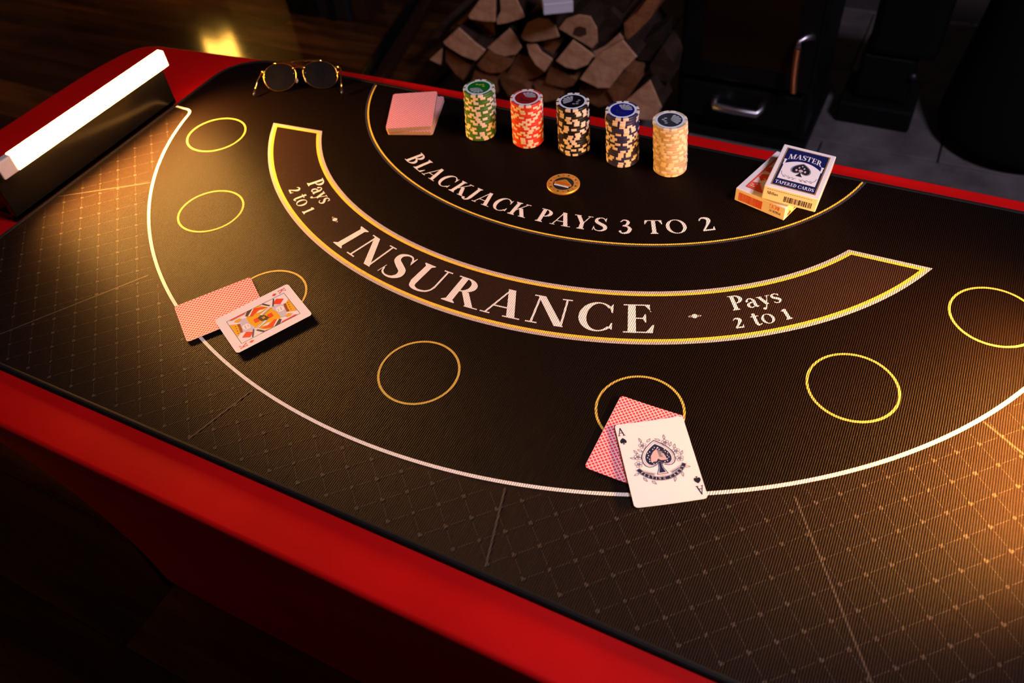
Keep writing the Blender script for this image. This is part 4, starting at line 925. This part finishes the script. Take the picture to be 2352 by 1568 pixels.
for k, (P, dy, lab, kind) in enumerate(LOGS):
    pts = [px(*LZ(*q), Y=LY+dy) for q in P]
    zmin = min(p.z for p in pts)
    sh = max(0, .004-zmin)
    cxm = sum(p.x for p in pts)/len(pts); czm = sum(p.z for p in pts)/len(pts)+sh
    base = Vector((cxm, LY+dy, czm)); mb = MB(); n = len(pts); depth = .09 if k in (22, 27, 28) else .24
    def q3(p, y, s_=.985): return ((p.x-cxm)*s_, y, (p.z+sh-czm)*s_)
    n0 = len(mb.v); mb.v += [q3(p, .0) for p in pts] + [q3(p, .004, 1.0) for p in pts] + [q3(p, depth, 1.0) for p in pts]
    mb.face(range(n), 0)
    for i in range(n):
        j = (i+1) % n; mb.face((i, n+i, n+j, j), 0); mb.face((n+i, 2*n+i, 2*n+j, n+j), 1)
    mb.face(range(3*n-1, 2*n-1, -1), 1)
    o = mb.build('firewood_log', [('log_end', 'log_side', 'bark')[kind], 'bark' if kind != 1 else 'log_side']); o.location = base
    bm = bmesh.new(); bm.from_mesh(o.data); bmesh.ops.recalc_face_normals(bm, faces=bm.faces); bm.to_mesh(o.data); bm.free()
    tag(o, lab, 'log', 'split logs stacked beside the stove')
    if k == 7:
        kp = [px(*LZ(*q), Y=LY+dy) for q in ((1395,265),(1410,215),(1450,200),(1500,215),(1505,265),(1450,285))]
        mb = MB(); mb.poly([((p.x-cxm), -.001, (p.z-czm)) for p in kp]); mb.build('knot_hole', 'knot', o)
# white carton lying on the pile
a, b, c_ = px(1287, 4, Y=LY-.02), px(1317, 28, Y=LY-.05), px(1345, 0, Y=LY+.02)
wb = empty('white_carton', (b.x, b.y, b.z), 'white carton corner resting on top of the wood pile', 'carton'); wb.rotation_euler = (0, 0, R(30))
mb = MB(); mb.box((-.075, 0, 0), (0, .11, .028)); mb.build('carton_body', 'box_white', wb, bevel=.002)
mb = MB(); mb.box((-.0752, -.0004, .020), (.0004, .1104, .0284)); mb.build('carton_lid', 'box_white', wb, bevel=.002)

# ------------------------------------------------------------------ wood stove
SY = 2.02+OY
s0, s1 = -.590+OX, -.228+OX
stv = empty('wood_stove', ((s0+s1)/2, SY, 0), 'black wood-burning stove with dark glass door and chrome drawer handle', 'stove'); sv = Vector(stv.location)
hw = (s1-s0)/2
mb = MB(); mb.box((-hw, .0, .03), (hw, .32, .86)); mb.build('stove_body', 'iron', stv, bevel=.008)
mb = MB(); mb.box((-hw-.012, -.02, .0), (hw+.012, .33, .032)); mb.build('plinth', 'iron', stv, bevel=.004)
mb = MB(); mb.box((-hw+.02, -.018, .065), (hw-.02, .005, .165)); ash = mb.build('ash_drawer', 'iron', stv, bevel=.004)
mb = MB(); mb.box((-hw+.012, -.022, .185), (hw-.012, .004, .80)); sdoor = mb.build('door', 'iron', stv, bevel=.006)
mb = MB(); mb.box((-hw+.062, -.0245, .235), (hw-.062, -.018, .74)); mb.build('door_glass', 'glass_dark', sdoor, bevel=.003)
dl, dr = px(1637, 243, Y=SY-.045)-sv, px(1743, 263, Y=SY-.045)-sv
zz = (dl.z+dr.z)/2
mb = MB(); mb.tube([(dl.x, -.018, zz+.012), (dl.x, -.036, zz+.006), (dl.x+.006, -.046, zz), ((dl.x+dr.x)/2, -.048, zz), (dr.x-.006, -.046, zz), (dr.x, -.036, zz+.006), (dr.x, -.018, zz+.012)], .0105, 12); mb.build('drawer_handle', 'chrome', ash, smooth=True)['label'] = 'chrome bar handle'
ht, hb, hp_ = px(1833, 108, Y=SY-.05)-sv, px(1822, 212, Y=SY-.05)-sv, px(1850, 87, Y=SY-.03)-sv
mb = MB(); mb.tube([(hp_.x+.02, -.02, hp_.z), (hp_.x, -.03, hp_.z), (ht.x, -.045, ht.z+.012), (ht.x, -.05, ht.z-.004)], [.007, .008, .006, .0065], 10); dh = mb.build('door_handle', 'chrome', sdoor, smooth=True)
mb = MB(); P = []
for k in range(241): t = k/240; ang = 2*pi*24*t; P.append((ht.x+(hb.x-ht.x)*t+.0060*cos(ang), -.05+.0060*sin(ang)-.01*sin(pi*t), ht.z-.004+(hb.z-ht.z+.004)*t))
mb.tube(P, .0024, 6); mb.build('handle_coil', 'coil', sdoor, smooth=True)['label'] = 'copper coil grip'

# ------------------------------------------------------------------ dark things on the hearth at the right
b0, b1 = px(1915, 277, z=.002), px(2084, 306, z=.002)
st_ = empty('fire_tool_stand', ((b0.x+b1.x)/2, b0.y+.09, .002), 'black floor stand with a square foot between the stove and the large black sack', 'stand')
w_ = (b1-b0).length/2
mb = MB(); mb.box((-w_, -.09, 0), (w_, .09, .062)); mb.build('foot', 'plastic_black', st_, bevel=.006)
mb = MB(); mb.box((-w_*.72, -.055, .062), (w_*.72, .075, .20)); mb.build('column', 'plastic_black', st_, bevel=.012)
mb = MB(); mb.box((-w_*.62, -.07, .20), (w_*1.15, .08, .42)); mb.build('holder', 'plastic_black', st_, bevel=.02)
mb = MB(); mb.tube([(w_*.70, -.057, .150), (w_*.70, -.064, .150)], .010, 14); mb.build('button', 'frame_dark', st_, smooth=True)
c0 = px(2310, 404, z=.0); rB_ = .20
bag = empty('black_sack', (c0.x, c0.y+rB_*.93, .0), 'large black round-bottomed sack standing on the stone hearth at the right', 'sack')
mb = MB(); mb.lathe([(0, 0), (.10, .0), (.165, .006), (.195, .03), (.200, .06), (.195, .12), (.180, .25), (.163, .40), (.150, .50), (.140, .52), (0, .52)], 48); mb.build('sack_body', 'fabric_black', bag, smooth=True)
mb = MB(); mb.lathe([(.136, .512), (.148, .505), (.156, .515), (.150, .528), (.138, .526)], 48); mb.build('sack_rim', 'plastic_black', bag, smooth=True)

# ------------------------------------------------------------------ standing lamp beyond the left end, mirrored in the floor; then an added fill lantern
fl = empty('floor_lantern', (-2.73, 2.12, .0), 'small lit lantern standing on the wooden floor at the far left', 'lamp')
mb = MB(); mb.box((-.07, -.07, 0), (.07, .07, .42)); mb.build('lantern_base', 'plastic_black', fl, bevel=.004)
mb = MB(); mb.box((-.05, -.05, .42), (.05, .05, .72)); M['lantern'] = mat('lantern_glow', (.9, .7, .4), .5, emit=((1, .50, .07), 26)); mb.build('lantern_glass', 'lantern', fl, bevel=.004)
mb = MB(); mb.box((-.07, -.07, .72), (.07, .07, .76)); mb.build('lantern_cap', 'plastic_black', fl, bevel=.004)
fill_lantern = dup(fl); fill_lantern.location = (-2.35, -.75, 0); tag(fill_lantern, 'added unseen fill lantern on the floor before the left end of the table', 'lamp')  # invented copy, out of view, added to warm the floor near the left end
